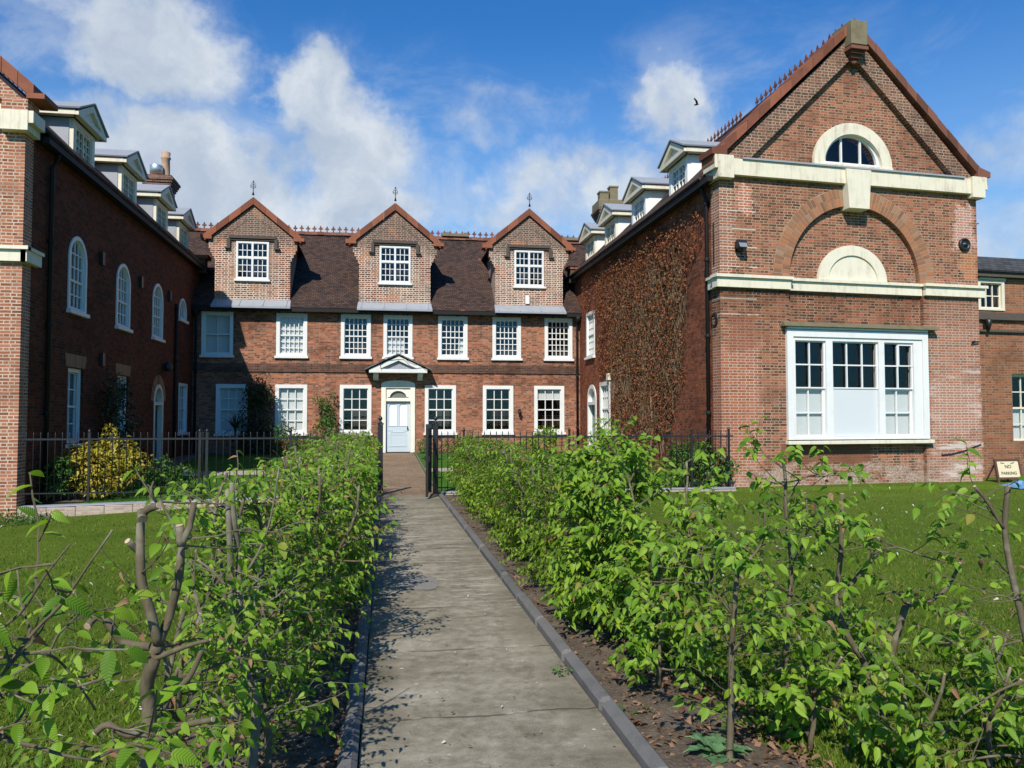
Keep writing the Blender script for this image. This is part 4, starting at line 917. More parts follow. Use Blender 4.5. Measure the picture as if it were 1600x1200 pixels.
b.plate(GF, [(4.975, vt-.60), (L6-.005, vt-.60), (L6-.005, vt-.04), (4.975, vt-.04)], [[(5.0, vt-.57), (L6-.04, vt-.57), (L6-.04, vt-.07), (5.0, vt-.07)]], .02, .012)
b.build('glazing_bar', M['white'], big)
b = B(); b.lb(GF, L1+.01, L2-.01, vb, vt, -.10, -.094); b.lb(GF, L3+.01, L4-.01, vm, vt, -.10, -.094); b.lb(GF, L5+.01, L6-.01, vb, vt, -.10, -.094); b.build('pane', M['glass'], big)
b = B(); b.lb(GF, L3+.004, L4-.004, vb+.004, vm-.003, -.06, -.02); b.build('board', M['board'], big)
b = B(); b.lb(GF, L1, L2, vb, vm, -.16, -.13); b.lb(GF, L5, L6, vb, vm, -.16, -.13); b.build('blind', M['blind'], big)
b = B(); b.lb(GF, L1-.2, L6+.2, vb-.2, vt+.2, -1.2, -1.18); b.build('dark_room_backing', M['roombrown'], big)
b = B(); b.lb(GF, WU0-.03, WU1+.10, .985, 1.075, -.13, .14); b.build('sill', M['creamclean'], big, bevel=.008)
b = B(); b.lb(GF, WU0-.14, WU1+.26, 3.875, 3.925, -.13, .20); b.lb(GF, WU0-.10, WU1+.2, 3.928, 3.99, -.13, .10); b.build('window_hood', M['stone'], big)
# fittings on the gable
b = B(); c = P_(GF, .50, 5.80, .24); n = GU.cross(UZ)
b.obox(P_(GF, .36, 5.70, .14), GU, (UZ*.85-n*.5).normalized(), (n*.85+UZ*.5).normalized(), .26, .18, .13); b.lb(GF, .44, .54, 5.66, 5.78, .003, .16); b.lb(GF, .40, .58, 5.64, 5.80, .003, .03)
fl = b.build('floodlight', M['blackiron'], RW)
b = B(); b.obox(P_(GF, .385, 5.72, .275), GU, (UZ*.85-n*.5).normalized(), (n*.85+UZ*.5).normalized(), .21, .13, .008); b.build('lamp_glass', M['lampglass'], fl)
b = B(); b.lathe(P_(GF, 7.07, 6.17, .0), [(.17, 0), (.17, .06), (.13, .08), (.12, .05), (.05, .05), (.04, .09), (.01, .10)], 20, n); b.build('round_vent', M['blackiron'], RW)
# fibrous broken quoin on the right end of the gable
b = B()
for k in range(40):
    z = .1+k*.083; b.lb(GF, 7.47, 7.52+rnd.uniform(0, .07), z, z+.066, -.35, -.02-rnd.uniform(0, .05))
b.build('broken_quoin', M['gable'], RW)
b = B(); b.tube([P_(GF, 7.44, 3.62, .05), P_(GF, 7.20, 3.60, .06), P_(GF, 7.30, 3.64, .05)], .02, 5); b.tube([P_(GF, 7.45, .95, .03), P_(GF, 6.9, .78, .03), P_(GF, 6.5, .70, .03), P_(GF, 6.2, .68, .03)], .012, 5); b.build('cable', M['gutter'], RW)

# left wing: mirror arrangement, in shade
LW = thing('brick_wing', (-10.9, 20, 0), 'left hand brick wing with round headed windows along its deeply shaded wall', 'building')
LX = -7.15; LF = (V((LX, 0, 0)), V((0, 1, 0)), UZ); LY0 = 17.32
aw = [(19.66, 20.80, 4.16, 5.94), (23.03, 24.22, 4.16, 5.94), (26.50, 27.68, 4.20, 5.96)]
gwn = [(19.80, 20.78, 1.05, 2.83, 0), (23.30, 24.28, .85, 2.83, 0), (29.95, 31.18, 1.12, 2.90, 0)]
b = B(); hs = [hole(a, c, d, e, .57) for a, c, d, e in aw]+[hole(29.80, 30.86, 5.18, 5.96, .53)]+[hole(a, c, d, e) for a, c, d, e, _ in gwn]+[arch_poly(26.86, 27.92, .24, 2.20, 12, .53)]
b.plate(LF, [(LY0+.405, -.4), (33, -.4), (33, 7.50), (LY0+.405, 7.50)], hs, .34)
b.box(-14.65, 18.0, -.4, -14.35, 33, 7.5); b.box(-14.35, 32.7, 5, -7.5, 33, 7.5)
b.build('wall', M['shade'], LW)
for a, c, d, e in aw: window(LW, LF, a, c, d, e, 4, (3, 2), arch=.57, architrave=.09, bar=.028, room='room')
window(LW, LF, 29.80, 30.86, 5.18, 5.96, 3, (1, 0), arch=.53, architrave=.08, room='room')
for a, c, d, e, _ in gwn: window(LW, LF, a, c, d, e, 3 if a > 29 else 2, (2, 2), architrave=.10, proud=.02 if a > 29 else -.06, deep=.10 if a > 29 else .16, room='room')
for a, c in ((19.80, 20.78), (23.30, 24.28)):
    n_ = 13; b = B()
    for i in range(n_):
        x0 = a-.12+(c-a+.24)*i/n_; x1 = a-.12+(c-a+.24)*(i+1)/n_-.012; k0, k1 = (x0-(a+c)/2)*.12, (x1-(a+c)/2)*.12
        b.plate(LF, [(x0, 2.84), (x1, 2.84), (x1+k1, 3.14), (x0+k0, 3.14)], (), .05, .006+rnd.uniform(0, .004))
    b.build('brick_arch', M['voussoir'], LW)
b = B(); n_ = 22
for i in range(n_):
    t0, t1 = math.pi*i/n_+.02, math.pi*(i+1)/n_; r0, r1 = .56, .84
    b.plate(LF, [(27.39+r0*math.cos(t0), 2.20+r0*math.sin(t0)), (27.39+r1*math.cos(t0), 2.20+r1*math.sin(t0)), (27.39+r1*math.cos(t1), 2.20+r1*math.sin(t1)), (27.39+r0*math.cos(t1), 2.20+r0*math.sin(t1))], (), .05, .006)
b.build('brick_arch', M['voussoir'], LW)
b = B(); b.plate(LF, arch_poly(26.85, 27.93, .24, 2.20, 12, .54), [[(26.97, .24), (27.81, .24), (27.81, 2.06), (26.97, 2.06)], arch_poly(26.98, 27.80, 2.16, 2.22, 12, .40)], .2, .02); dfr = b.build('door_frame', M['creamclean'], LW)
b = B(); b.lb(LF, 26.9, 27.88, 2.10, 2.70, -.16, -.15); b.build('pane', M['glass'], dfr)
b = B(); b.plate(LF, [(26.97, .24), (27.81, .24), (27.81, 2.06), (26.97, 2.06)], [[(27.07, .4), (27.35, .4), (27.35, 1.0), (27.07, 1.0)], [(27.43, .4), (27.71, .4), (27.71, 1.0), (27.43, 1.0)], [(27.07, 1.1), (27.35, 1.1), (27.35, 1.95), (27.07, 1.95)], [(27.43, 1.1), (27.71, 1.1), (27.71, 1.95), (27.43, 1.95)]], .04, -.14); b.lb(LF, 27.0, 27.78, .35, 2.0, -.20, -.17); b.build('door', M['darkdoor'], LW)
b = B(); b.box(-7.01, LY0+.45, 7.36, -6.87, 32.6, 7.50); b.box(-7.17, LY0+.45, 7.42, -7.014, 32.6, 7.48); b.build('gutter', M['gutter'], LW)
for y, z1 in ((18.50, 7.4), (29.25, 5.6)):
    b = B(); b.tube([V((-6.95, y, 7.42)), V((-6.98, y, 7.25)), V((-7.08, y, 7.05)), V((-7.08, y, .1))] if z1 > 7 else [V((-7.09, y, z1)), V((-7.09, y, .1))], .05, 8)
    for z in (1.7, 3.6, 5.4): b.lathe(V((-7.08, y, z)), [(.052, 0), (.07, .02), (.07, .09), (.052, .11)], 8)
    b.build('drainpipe', M['gutter'], LW)
for y, z in ((21.75, 5.72), (25.1, 5.68), (21.9, 3.15), (28.35, 5.75)):
    b = B(); b.lb(LF, y-.09, y+.09, z-.16, z+.16, .003, .10); b.build('wall_vent', M['blackiron'], LW)
b = B(); b.lathe(V((-7.0, 27.9, 3.30)), [(.08, -.12), (.16, 0), (.10, .16), (.03, .2)], 8); b.lb(LF, 27.82, 27.98, 3.2, 3.45, .003, .12); b.build('lantern', M['blackiron'], LW)
lroof = wing_roof(LW, -1, LX, LY0+.45, 40, None)
for yc in (21.15, 24.75, 28.3, 31.3): pediment_dormer(LW, -1, LX, yc, 0)
b = B(); b.box(-7.45, 32.45, 7.3, -6.85, 32.95, 7.85); b.build('kneeler_block', M['darkstone'], LW)
b = B(); b.box(-7.5, 32.4, 7.85, -6.72, 33.0, 7.98); b.build('kneeler_tile', M['terra'], LW)
LG = (V((-14.65, LY0, 0)), V((1, 0, 0)), UZ)
b = B(); b.plate(LG, [(0, -.4), (7.5, -.4), (7.5, 7.9), (7.1, 8.1), (3.75, 11.3), (.4, 8.1), (0, 7.9)], (), .40); b.build('gable_wall', M['leftgable'], LW)
b = B(); b.lb(LG, -.1, 7.10, ZT, 7.92, .003, .14); b.lb(LG, 7.103, 7.62, ZT-.10, 7.80, -.40, .20); b.lb(LG, 7.623, 7.72, 7.55, 7.80, -.38, .19); b.build('cornice', M['cream'], LW, bevel=.006)
b = B(); b.lb(LG, 7.12, 7.60, 7.803, 8.05, -.38, .17); b.build('kneeler_brick', M['leftgable'], LW)
b = B(); b.lb(LG, 5.5, 7.60, 4.78, 5.01, .003, .10); b.lb(LG, 5.5, 7.66, 5.013, 5.085, .003, .16); b.box(-7.148, LY0-.1, 4.78, -7.03, LY0+.62, 5.01); b.box(-7.148, LY0-.12, 5.013, -6.99, LY0+.66, 5.08); b.build('string_course', M['creamclean'], LW)
b = B(); n = 13
for s in (-1, 1):
    foot = (-.2, 8.05) if s < 0 else (7.70, 8.05)
    for i in range(n):
        p = [(foot[0]+(3.75-foot[0])*t, foot[1]+(11.46-foot[1])*t) for t in (i/n+.0012, (i+1)/n-.0012)]
        b.plate(LG, [p[0], p[1], (p[1][0], p[1][1]+.30), (p[0][0], p[0][1]+.30)], (), .62, .16)
    b.lb(LG, foot[0]-.12, foot[0]+.22, 8.053, 8.16, -.48, .20)
b.build('coping', M['terra'], LW)
b = B()
for s in (-1, 1):
    e0 = 0.02 if s < 0 else 7.48
    b.plate(LG, [(e0, 8.06), (3.75, 11.36), (3.75, 10.58), (e0-s*.86, 8.06)], (), .06, .07)
b.build('raking_band', M['leftgable'], LW)

# chimneys rising from the far roofs of the wings
def chimney(Wr, x, y, z0, z1, w, pots, steel=False, mossy=False):
    b = B(); b.box(x-w/2, y-w/2, z0, x+w/2, y+w/2, z1-.55)
    for k in range(4): e = .05*(k+1); b.box(x-w/2-e, y-w/2-e, z1-.547+.11*k, x+w/2+e, y+w/2+e, z1-.44+.11*k)
    if not mossy: b.box(x-w/2-.12, y-w/2-.12, z1-.105, x+w/2+.12, y+w/2+.12, z1)
    c = b.build('chimney', M['chimney'], Wr)
    if mossy:
        b = B(); b.box(x-w/2-.15, y-w/2-.15, z1-.104, x+w/2+.15, y+w/2+.15, z1+.32); b.build('chimney_cap', M['stone'], c, bevel=.03); z1 += .32
    for dx, h, r, kind in pots:
        b = B()
        if kind == 'square': b.box(x+dx-r, y-r, z1+.003, x+dx+r, y+r, z1+h-.08); b.box(x+dx-r-.03, y-r-.03, z1+h-.077, x+dx+r+.03, y+r+.03, z1+h)
        elif kind == 'steel': b.lathe(V((x+dx, y-.3, z1)), [(.14, 0), (.14, .1), (.28, .12), (.28, .48), (.26, .5)], 16)
        else: b.lathe(V((x+dx, y, z1)), [(r*1.15, 0), (r, .1), (r*.92, h*.7), (r*1.12, h*.74), (r*1.12, h*.8), (r*.9, h*.82), (r*1.05, h*.97), (r*.9, h)], 14)
        b.build('chimney_pot', M['steel' if kind == 'steel' else ('stone' if kind == 'square' else 'pot')], c)
chimney(lroof, -10.0, 38, 9.5, 12.5, 1.02, [(.22, 1.22, .19, 'round'), (-.10, .5, .2, 'steel')])
chimney(rroof, 11.0, 38, 9.5, 11.95, 1.05, [(-.28, .52, .22, 'square'), (.22, .80, .20, 'square')], mossy=True)

# ------------------------------------------------------------------ annex at the right
AN = thing('brick_annex', (17, 21, 0), 'low brown brick annex with a dark slate roof beyond the right hand gable', 'building')
AO = P_(GF, 7.5, 0, -1.0); AF = (AO, GU, UZ)
b = B(); b.plate(AF, [(-.1, -.15), (9, -.15), (9, 5.55), (-.1, 5.55)], [hole(1.02, 1.86, 4.92-.28, 5.5-.02, .12) if False else [(.98, 4.66), (1.82, 4.66), (1.82, 5.46), (.98, 5.46)], [(2.05, .98), (3.3, .98), (3.3, 2.86), (2.05, 2.86)]], .3)
b.build('wall', M['annex'], AN)
window(AN, AF, .95, 1.85, 4.63, 5.49, 3, (2, 0), architrave=.09, bar=.03, frame='creamclean', room='roombrown', sill=False)
window(AN, AF, 2.03, 3.32, .96, 2.88, 3, (2, 2), architrave=.07, proud=-.08, deep=.16, bar=.03, frame='creamclean', room='roombrown', blind=(0, .5), sillmat='darkstone', silldrop=.16)
b = B(); b.lb(AF, 0, 9, 4.36, 4.56, .003, .10); b.lb(AF, 0, 9, 4.02, 4.08, .003, .08); b.lb(AF, 0, 9, 5.555, 5.68, -.3, .16); b.build('string_course', M['darkstone'], AN)
b = B(); p0 = P_(AF, -.1, 5.684, .22); t = (UZ*.55-GU.cross(UZ)*.84).normalized(); b.obox(p0, GU, t, GU.cross(t), 9.1, 1.0, .05); 
p1 = p0+t*1.0; t2 = (UZ*.12-GU.cross(UZ)*.99).normalized(); b.obox(p1, GU, t2, GU.cross(t2), 9.1, 6, .05); b.build('roof', M['slate'], AN)
b = B(); p = P_(AF, .95, 6.2, -.5); b.tube([p, p+V((0, 0, .75)), p+V((.55, 0, 1.0))], .014, 5); b.build('aerial', M['blackiron'], AN)
b = B(); p = P_(AF, 1.15, 4.20, .16); b.lathe(p, [(.03, -.14), (.07, 0), (.09, .14), (.02, .17)], 8); b.lb(AF, 1.1, 1.2, 4.1, 4.28, .003, .1); b.build('wall_lamp', M['blackiron'], AN)
b = B(); b.tube([P_(AF, .25, 4.0, .02), P_(AF, .32, 2.5, .03), P_(AF, .42, 1.2, .03), P_(AF, .30, .6, .02)], .012, 5); b.build('cable', M['gutter'], AN)
b = B(); b.box(10.4, 18.95, -.12, 10.6, 19.0, .05) if False else b.lb(AF, 1.0, 1.9, 5.55-.09, 5.55-.005, .003, .03); b.build('window_head', M['creamclean'], AN)

# ------------------------------------------------------------------ ground
def sstep(a, b, x): t = max(0., min(1., (x-a)/(b-a))); return t*t*(3-2*t)
FY = 17.40
def gz(x, y):
    if y > FY: return (.27*sstep(FY+.5, 31, y)-.024*max(0., -x-.3)*(1-sstep(FY+1, 26, y)) if -7.2 < x < 8.05 else -.02)
    z = -.052*max(0., -x-.3)*sstep(3, 13, y) if x < 0 else -.006*max(0, x-4)
    return max(z, -.45)
xs = sorted(set([-300, -120, -60, -30, -20, -14.7, -10, -8, -7.25, -7.15]+[round(-7+.5*i, 3) for i in range(31)]+[7.9, 8.1, 8.6, 9.5, 10.5, 12, 14, 15.5, 17, 20, 30, 60, 120, 300]))
yl = sorted(set([-300, -100, -40, -15, -6, -3]+[round(-2+.7*i, 3) for i in range(27)]+[17.1, FY-.002, FY+.002]+[18+i for i in range(14)]+[32.5, 40, 70, 150, 300]))
b = B(); g = [[b.bm.verts.new((x, y, gz(x, y))) for x in xs] for y in yl]
for j in range(len(yl)-1):
    for i in range(len(xs)-1):
        f = b.bm.faces.new([g[j][i], g[j][i+1], g[j+1][i+1], g[j+1][i]]); f.smooth = True
tag(b.build('lawn', M['lawn']), kind='structure')
b = B()
def strip(b, x0, x1, y0, y1, dz, n, jag=0.0):
    pr = None
    for i in range(n+1):
        y = y0+(y1-y0)*i/n; a = x0+(rnd.uniform(-jag, jag) if jag else 0); c = x1+(rnd.uniform(-jag, jag) if jag else 0)
        row = [b.bm.verts.new((a, y, gz(a, y)+dz)), b.bm.verts.new(((a+c)/2, y, gz((a+c)/2, y)+dz+(.015 if jag else 0))), b.bm.verts.new((c, y, gz(c, y)+dz))]
        if pr:
            for k in (0, 1): b.bm.faces.new([pr[k], pr[k+1], row[k+1], row[k]])
        pr = row
strip(b, -7.14, 0.0, FY+.25, 31.9, .008, 24); strip(b, 1.18, 7.98, FY+.25, 31.9, .008, 24)
tag(b.build('court_lawn', M['courtlawn']), kind='structure')
def pl_(y): return -.10+.0065*(min(y, 17.2)-4)
def pr_(y): return 1.20-.003*(min(y, 17.2)-4)
def slant(b, fa, fb, y0, y1, dz, n):
    rows = [[b.bm.verts.new((x, y, gz(x, y)+dz)) for x in (fa(y), (fa(y)+fb(y))/2, fb(y))] for y in [y0+(y1-y0)*i/n for i in range(n+1)]]
    for a, c in zip(rows, rows[1:]):
        for k in (0, 1): b.bm.faces.new([a[k], a[k+1], c[k+1], c[k]])
b = B(); slant(b, pl_, pr_, -4, 17.15, .018, 60); tag(b.build('path', M['concrete']), kind='structure')
b = B(); strip(b, 0.02, 1.18, 17.154, 31.58, .018, 30); tag(b.build('path', M['paver']), kind='structure')
b = B(); strip(b, -5.6, -.06, 23.0, 24.1, .02, 3); strip(b, 1.25, 7.4, 23.0, 24.1, .02, 3); tag(b.build('cross_path', M['flag']), kind='structure')
b = B(); strip(b, -7.1, -6.3, 18.2, 31.9, .022, 20, .1); strip(b, -7, -.1, 30.9, 31.95, .014, 20); strip(b, 1.3, 7.9, 30.9, 31.95, .014, 20); tag(b.build('flower_bed', M['soil']), kind='structure')
b = B(); strip(b, -1.08, -.14, -2, 17.1, .010, 90, .07); tag(b.build('hedge_bed', M['soil']), kind='structure')
b = B(); strip(b, 1.22, 1.92, -2, 16.9, .010, 90, .09); tag(b.build('hedge_bed', M['soil']), kind='structure')
def kerb(fx, y0, y1, seglen, top):
    b = B(); y = y0
    while y < y1:
        L = min(seglen, y1-y); x = fx(y); j = rnd.uniform(-.006, .006)
        b.obox(V((x-.045+j, y+.004, -.1)), V((1, 0, 0)), V((0, 1, 0)), UZ, .09, L-.008, .1+top+rnd.uniform(-.009, .009)); y += seglen
    return tag(b.build('kerb', M['kerb'], bevel=.026), kind='structure')
kerb(lambda y: pl_(y)-.05, -2, 17.1, .914, .075); kerb(lambda y: pr_(y)+.05, -2, 16.75, .914, .085)
b = B(); strip(b, 1.19, 1.24, 17.6, 31.4, .05, 20); strip(b, -.04, .01, 17.6, 31.4, .05, 20); tag(b.build('edging', M['kerb']), kind='structure')
b = B(); n = 14; b.bm.faces.new([b.bm.verts.new((.36+.19*math.copysign(abs(math.cos(t))**.6, math.cos(t))+rnd.uniform(-.012, .012), 8.05+.36*math.copysign(abs(math.sin(t))**.6, math.sin(t))+rnd.uniform(-.02, .02), .0225)) for t in [2*math.pi*i/n for i in range(n)]])
tag(b.build('path_patch', M['patch']), kind='structure')

# ------------------------------------------------------------------ fence, gate and posts
def copy_part(o, parent, dx):
    c = o.copy(); COL.objects.link(c); c.parent = parent; c.matrix_parent_inverse = o.matrix_parent_inverse.copy(); c.location = o.location+dx; return c
def fence(x0, x1, posts, label, lowz):
    t = thing('iron_fence', ((x0+x1)/2, FY, 0), label, 'fence', 'black iron railings across the court')
    b = B(); b.box(x0, FY-.02, 1.205, x1, FY+.02, 1.24); b.build('top_rail', M['blackiron'], t)
    b = B(); b.box(x0, FY-.02, .13, x1, FY+.02, .155); b.build('bottom_rail', M['blackiron'], t)
    b = B(); p = b
    n = int((x1-x0)/.135); first = None
    for i in range(n):
        x = x0+.07+(x1-x0-.1)*i/n
        if any(abs(x-q) < .06 for q in posts): continue
        if first is None:
            b = B(); b.tube([V((x, FY, .0)), V((x, FY, 1.33)), V((x, FY, 1.37))], [.010, .010, .001], 6); first = b.build('baluster', M['blackiron'], t); fx = x
        else: copy_part(first, t, V((x-fx, 0, 0)))
    for q in posts:
        b = B(); b.box(q-.022, FY-.022, -.05, q+.022, FY+.022, 1.36); b.lathe(V((q, FY, 1.36)), [(.03, 0), (.034, .02), (.01, .07)], 8); b.bar(V((q, FY, .7)), V((q, FY+.5, .05)), .018, .018); b.build('post', M['blackiron'], t)
    b = B(); n = max(1, int((x1-x0)/.5)); w = (x1-x0)/n
    for i in range(n):
        xa = x0+w*i; b.box(xa+.003, FY-.17, lowz-.3, xa+w-.003, FY+.16, gz(xa+w/2, FY+.1)+.02+rnd.uniform(-.004, .004))
    b.build('plinth', M['plinthbrick'], t, bevel=.008)
    b = B(); b.bar(V((x0, FY-.01, gz(x0, FY+.1)+.045)), V((x1, FY-.01, gz(x1, FY+.1)+.045)), .24, .03); b.build('plinth_cap', M['lead'], t)
fence(-7.10, -.12, [-5.85, -3.72, -3.58, -1.9], 'black iron railings on a pale brick plinth in front of the golden shrub', -.5)
fence(1.20, 7.95, [1.75, 4.1, 5.2, 6.95, 7.85], 'black iron railings right of the gate, running to the corner of the gabled wing', -.1)
def gatepost(x, label):
    t = thing('gate_post', (x, FY-.1, 0), label, 'gate post'); y = FY-.1
    b = B(); b.box(x-.055, y-.055, -.1, x+.055, y+.055, 1.50); b.box(x-.07, y-.07, 1.503, x+.07, y+.07, 1.535); b.box(x-.065, y-.065, .06, x+.065, y+.065, .10) if False else None; b.build('shaft', M['blackiron'], t, bevel=.004)
    b = B(); b.lathe(V((x, y, 1.536)), [(.05, 0), (.03, .03), (.018, .05), (.04, .075), (.045, .10), (.035, .13), (.01, .145)], 12); b.build('finial', M['blackiron'], t)
    b = B(); s = -1 if x < .5 else 1
    for z in (.35, .75, 1.2): b.box(*sorted((x+s*.058, x+s*.16))[0:1], y-.012, z, max(x+s*.058, x+s*.16), y+.012, z+.025)
    b.build('stay', M['blackiron'], t)
gatepost(-.04, 'square black iron gate post with a ball top on the left edge of the path')
gatepost(1.13, 'square black iron gate post with a ball top carrying the open gate')
gt = thing('iron_gate', (1.02, 17.2, 0), 'black iron path gate standing open, seen almost edge on beside the right gate post', 'gate')
h0, h1 = V((1.02, 17.22, 0)), V((.885, 16.18, 0)); gd = (h1-h0).normalized(); gl = (h1-h0).length; gn = gd.cross(UZ)
b = B()
for a in (0, gl-.05): b.obox(h0+gd*a-gn*.025+UZ*.06, gd, gn, UZ, .05, .05, 1.46)
for z in (.12, .72, 1.30): b.obox(h0+gd*.052-gn*.018+UZ*z, gd, gn, UZ, gl-.104, .036, .045)
b.build('frame', M['blackiron'], gt)
for i in range(8):
    p = h0+gd*(.05+(gl-.1)*(i+.5)/8)
    b = B(); b.tube([p+UZ*.10, p+UZ*1.42, p+UZ*1.49], [.010, .010, .002], 6); b.build('bar', M['blackiron'], gt)
b = B(); p = h0+gd*(gl-.1)+UZ*.78; b.obox(p-gn*.05, gd, gn, UZ, .08, .1, .10); b.tube([p+gn*.05+UZ*.05, p+gn*.11+UZ*.05, p+gn*.11+UZ*.05-gd*.08], .012, 6); b.build('lock', M['blackiron'], gt)

# ------------------------------------------------------------------ foliage engine
rng = np.random.default_rng(11)
def leaf_template(fine):
    if fine:
        ts = np.array([0, .10, .25, .45, .65, .83, 1.0]); ws = np.array([0, .14, .215, .235, .19, .10, 0])
    else:
        ts = np.array([0, .22, .55, 1.0]); ws = np.array([0, .215, .215, 0])
    n = len(ts); co = []; uv = []; tri = []
    for i in range(n): co.append((ts[i], 0, 0)); uv.append((ts[i], 0))
    for s in (1, -1):
        st = len(co)
        for i in range(1, n-1): co.append((ts[i]-.03, s*ws[i], .30*ws[i])); uv.append((ts[i], s*ws[i]*1.4))
        L = lambda i: st+i-1
        for i in range(0, n-1):
            if i == 0: t = [(0, L(1), 1)]
            elif i == n-2: t = [(i, L(i), n-1)]
            else: t = [(i, L(i), L(i+1)), (i, L(i+1), i+1)]
            for q in t: tri.append(q if s > 0 else q[::-1])
    co = np.array(co); co[:, 2] -= .28*co[:, 0]**2
    tri = np.array(tri)[:, ::-1]
    return co, tri, np.array(uv)
TF, TC = leaf_template(True), leaf_template(False)
def quad_template():
    return np.array([(0, 0, 0), (.5, .32, .06), (1, 0, -.1), (.5, -.32, .06)], float), np.array([(0, 2, 1), (0, 3, 2)]), np.array([(0, 0), (.5, .5), (1, 0), (.5, -.5)], float)
TQ = quad_template()
def leaves(name, pos, dirs, ups, size, T, material, parent, flat=1.0):
    pos = np.asarray(pos, float); d = np.asarray(dirs, float); u = np.asarray(ups, float); size = np.asarray(size, float)
    d /= np.linalg.norm(d, axis=1, keepdims=True)+1e-9
    s = np.cross(u, d); s /= np.linalg.norm(s, axis=1, keepdims=True)+1e-9; w = np.cross(d, s)*np.random.default_rng(len(pos)+1).uniform(.6, 1.7, (len(pos), 1))
    wv_ = np.random.default_rng(len(pos)).uniform(.72, 1.22, (len(pos), 1)); s = s*wv_
    co, tri, uv = T; k = len(co)
    P = pos[:, None, :]+size[:, None, None]*(co[None, :, 0:1]*d[:, None, :]+co[None, :, 1:2]*s[:, None, :]+co[None, :, 2:3]*flat*w[:, None, :])
    F = tri[None, :, :]+np.arange(len(pos))[:, None, None]*k
    return npmesh(name, P.reshape(-1, 3), F.reshape(-1, 3), material, parent, np.tile(uv, (len(pos), 1)))
def rv(r, s=1.0): return V((r.uniform(-s, s), r.uniform(-s, s), r.uniform(-s, s)))
class Plant:
    def __init__(s, seed): s.r = random.Random(seed); s.b = B(); s.cut = []; s.lp, s.ld, s.lu, s.ls = [], [], [], []; s.bl = []; s.ncut = 0
    def stem(s, pts, r0, r1, seg=6, cut=False):
        n = len(pts); s.b.tube(pts, [r0+(r1-r0)*i/(n-1) for i in range(n)], seg)
        if cut:
            d = (pts[-1]-pts[-2]).normalized(); s.cut.append((pts[-1]+d*.0005, pts[-1]+d*.003, r1*.93))
    def leaf(s, p, d, size, up=None):
        s.lp.append(tuple(p)); s.ld.append(tuple(d)); s.lu.append(tuple(up if up is not None else V((s.r.gauss(-.25, .45), s.r.gauss(-.5, .45), .9)))); s.ls.append(size)
    def twig(s, p, d, L, r, size, gap=.03, sag=.3):
        n = max(2, int(L/.05)+1); pts = [p]; q = d.normalized()
        for i in range(n):
            q = (q+rv(s.r, .22)+V((0, 0, -.04*sag))).normalized(); pts.append(pts[-1]+q*(L/n))
        s.stem(pts, r, max(.0011, r*.4), 4)
        k = max(1, int(L/gap)); sd = 1
        for i in range(k+1):
            t = (i+.6)/(k+.6)*n; j = min(n-1, int(t)); a = pts[j].lerp(pts[j+1], min(1, t-j)); ax = (pts[j+1]-pts[j]).normalized()
            sv = ax.cross(UZ); sv = sv.normalized() if sv.length > .05 else V((1, 0, 0))
            sd = -sd; ld = (ax*.55+sv*sd*.8+V((0, 0, -s.r.uniform(.15, 1.0)))+rv(s.r, .35)).normalized()
            s.leaf(a, ld, size*s.r.uniform(.6, 1.15))
        return pts
    def finish(s, parent, fine=False, leafm='leaf', brown=0.0, bark='bark'):
        o = s.b.build('stem', M[bark], parent)
        for p, q, rr_ in s.cut:
            c = B(); c.tube([p, q], rr_, 7); c.build('cut_end', M['cutwood'], o)
        T = TF if fine else TC; n = len(s.lp)
        if n:
            keep = np.array([s.r.random() >= brown for _ in range(n)])
            A = lambda L, m: np.array(L)[m]
            leaves('foliage', A(s.lp, keep), A(s.ld, keep), A(s.lu, keep), A(s.ls, keep), T, M[leafm], parent)
            if (~keep).any(): leaves('withered_leaves', A(s.lp, ~keep), A(s.ld, ~keep), A(s.lu, ~keep), A(s.ls, ~keep)*.9, T, M['brownleaf'], parent, 2.2)
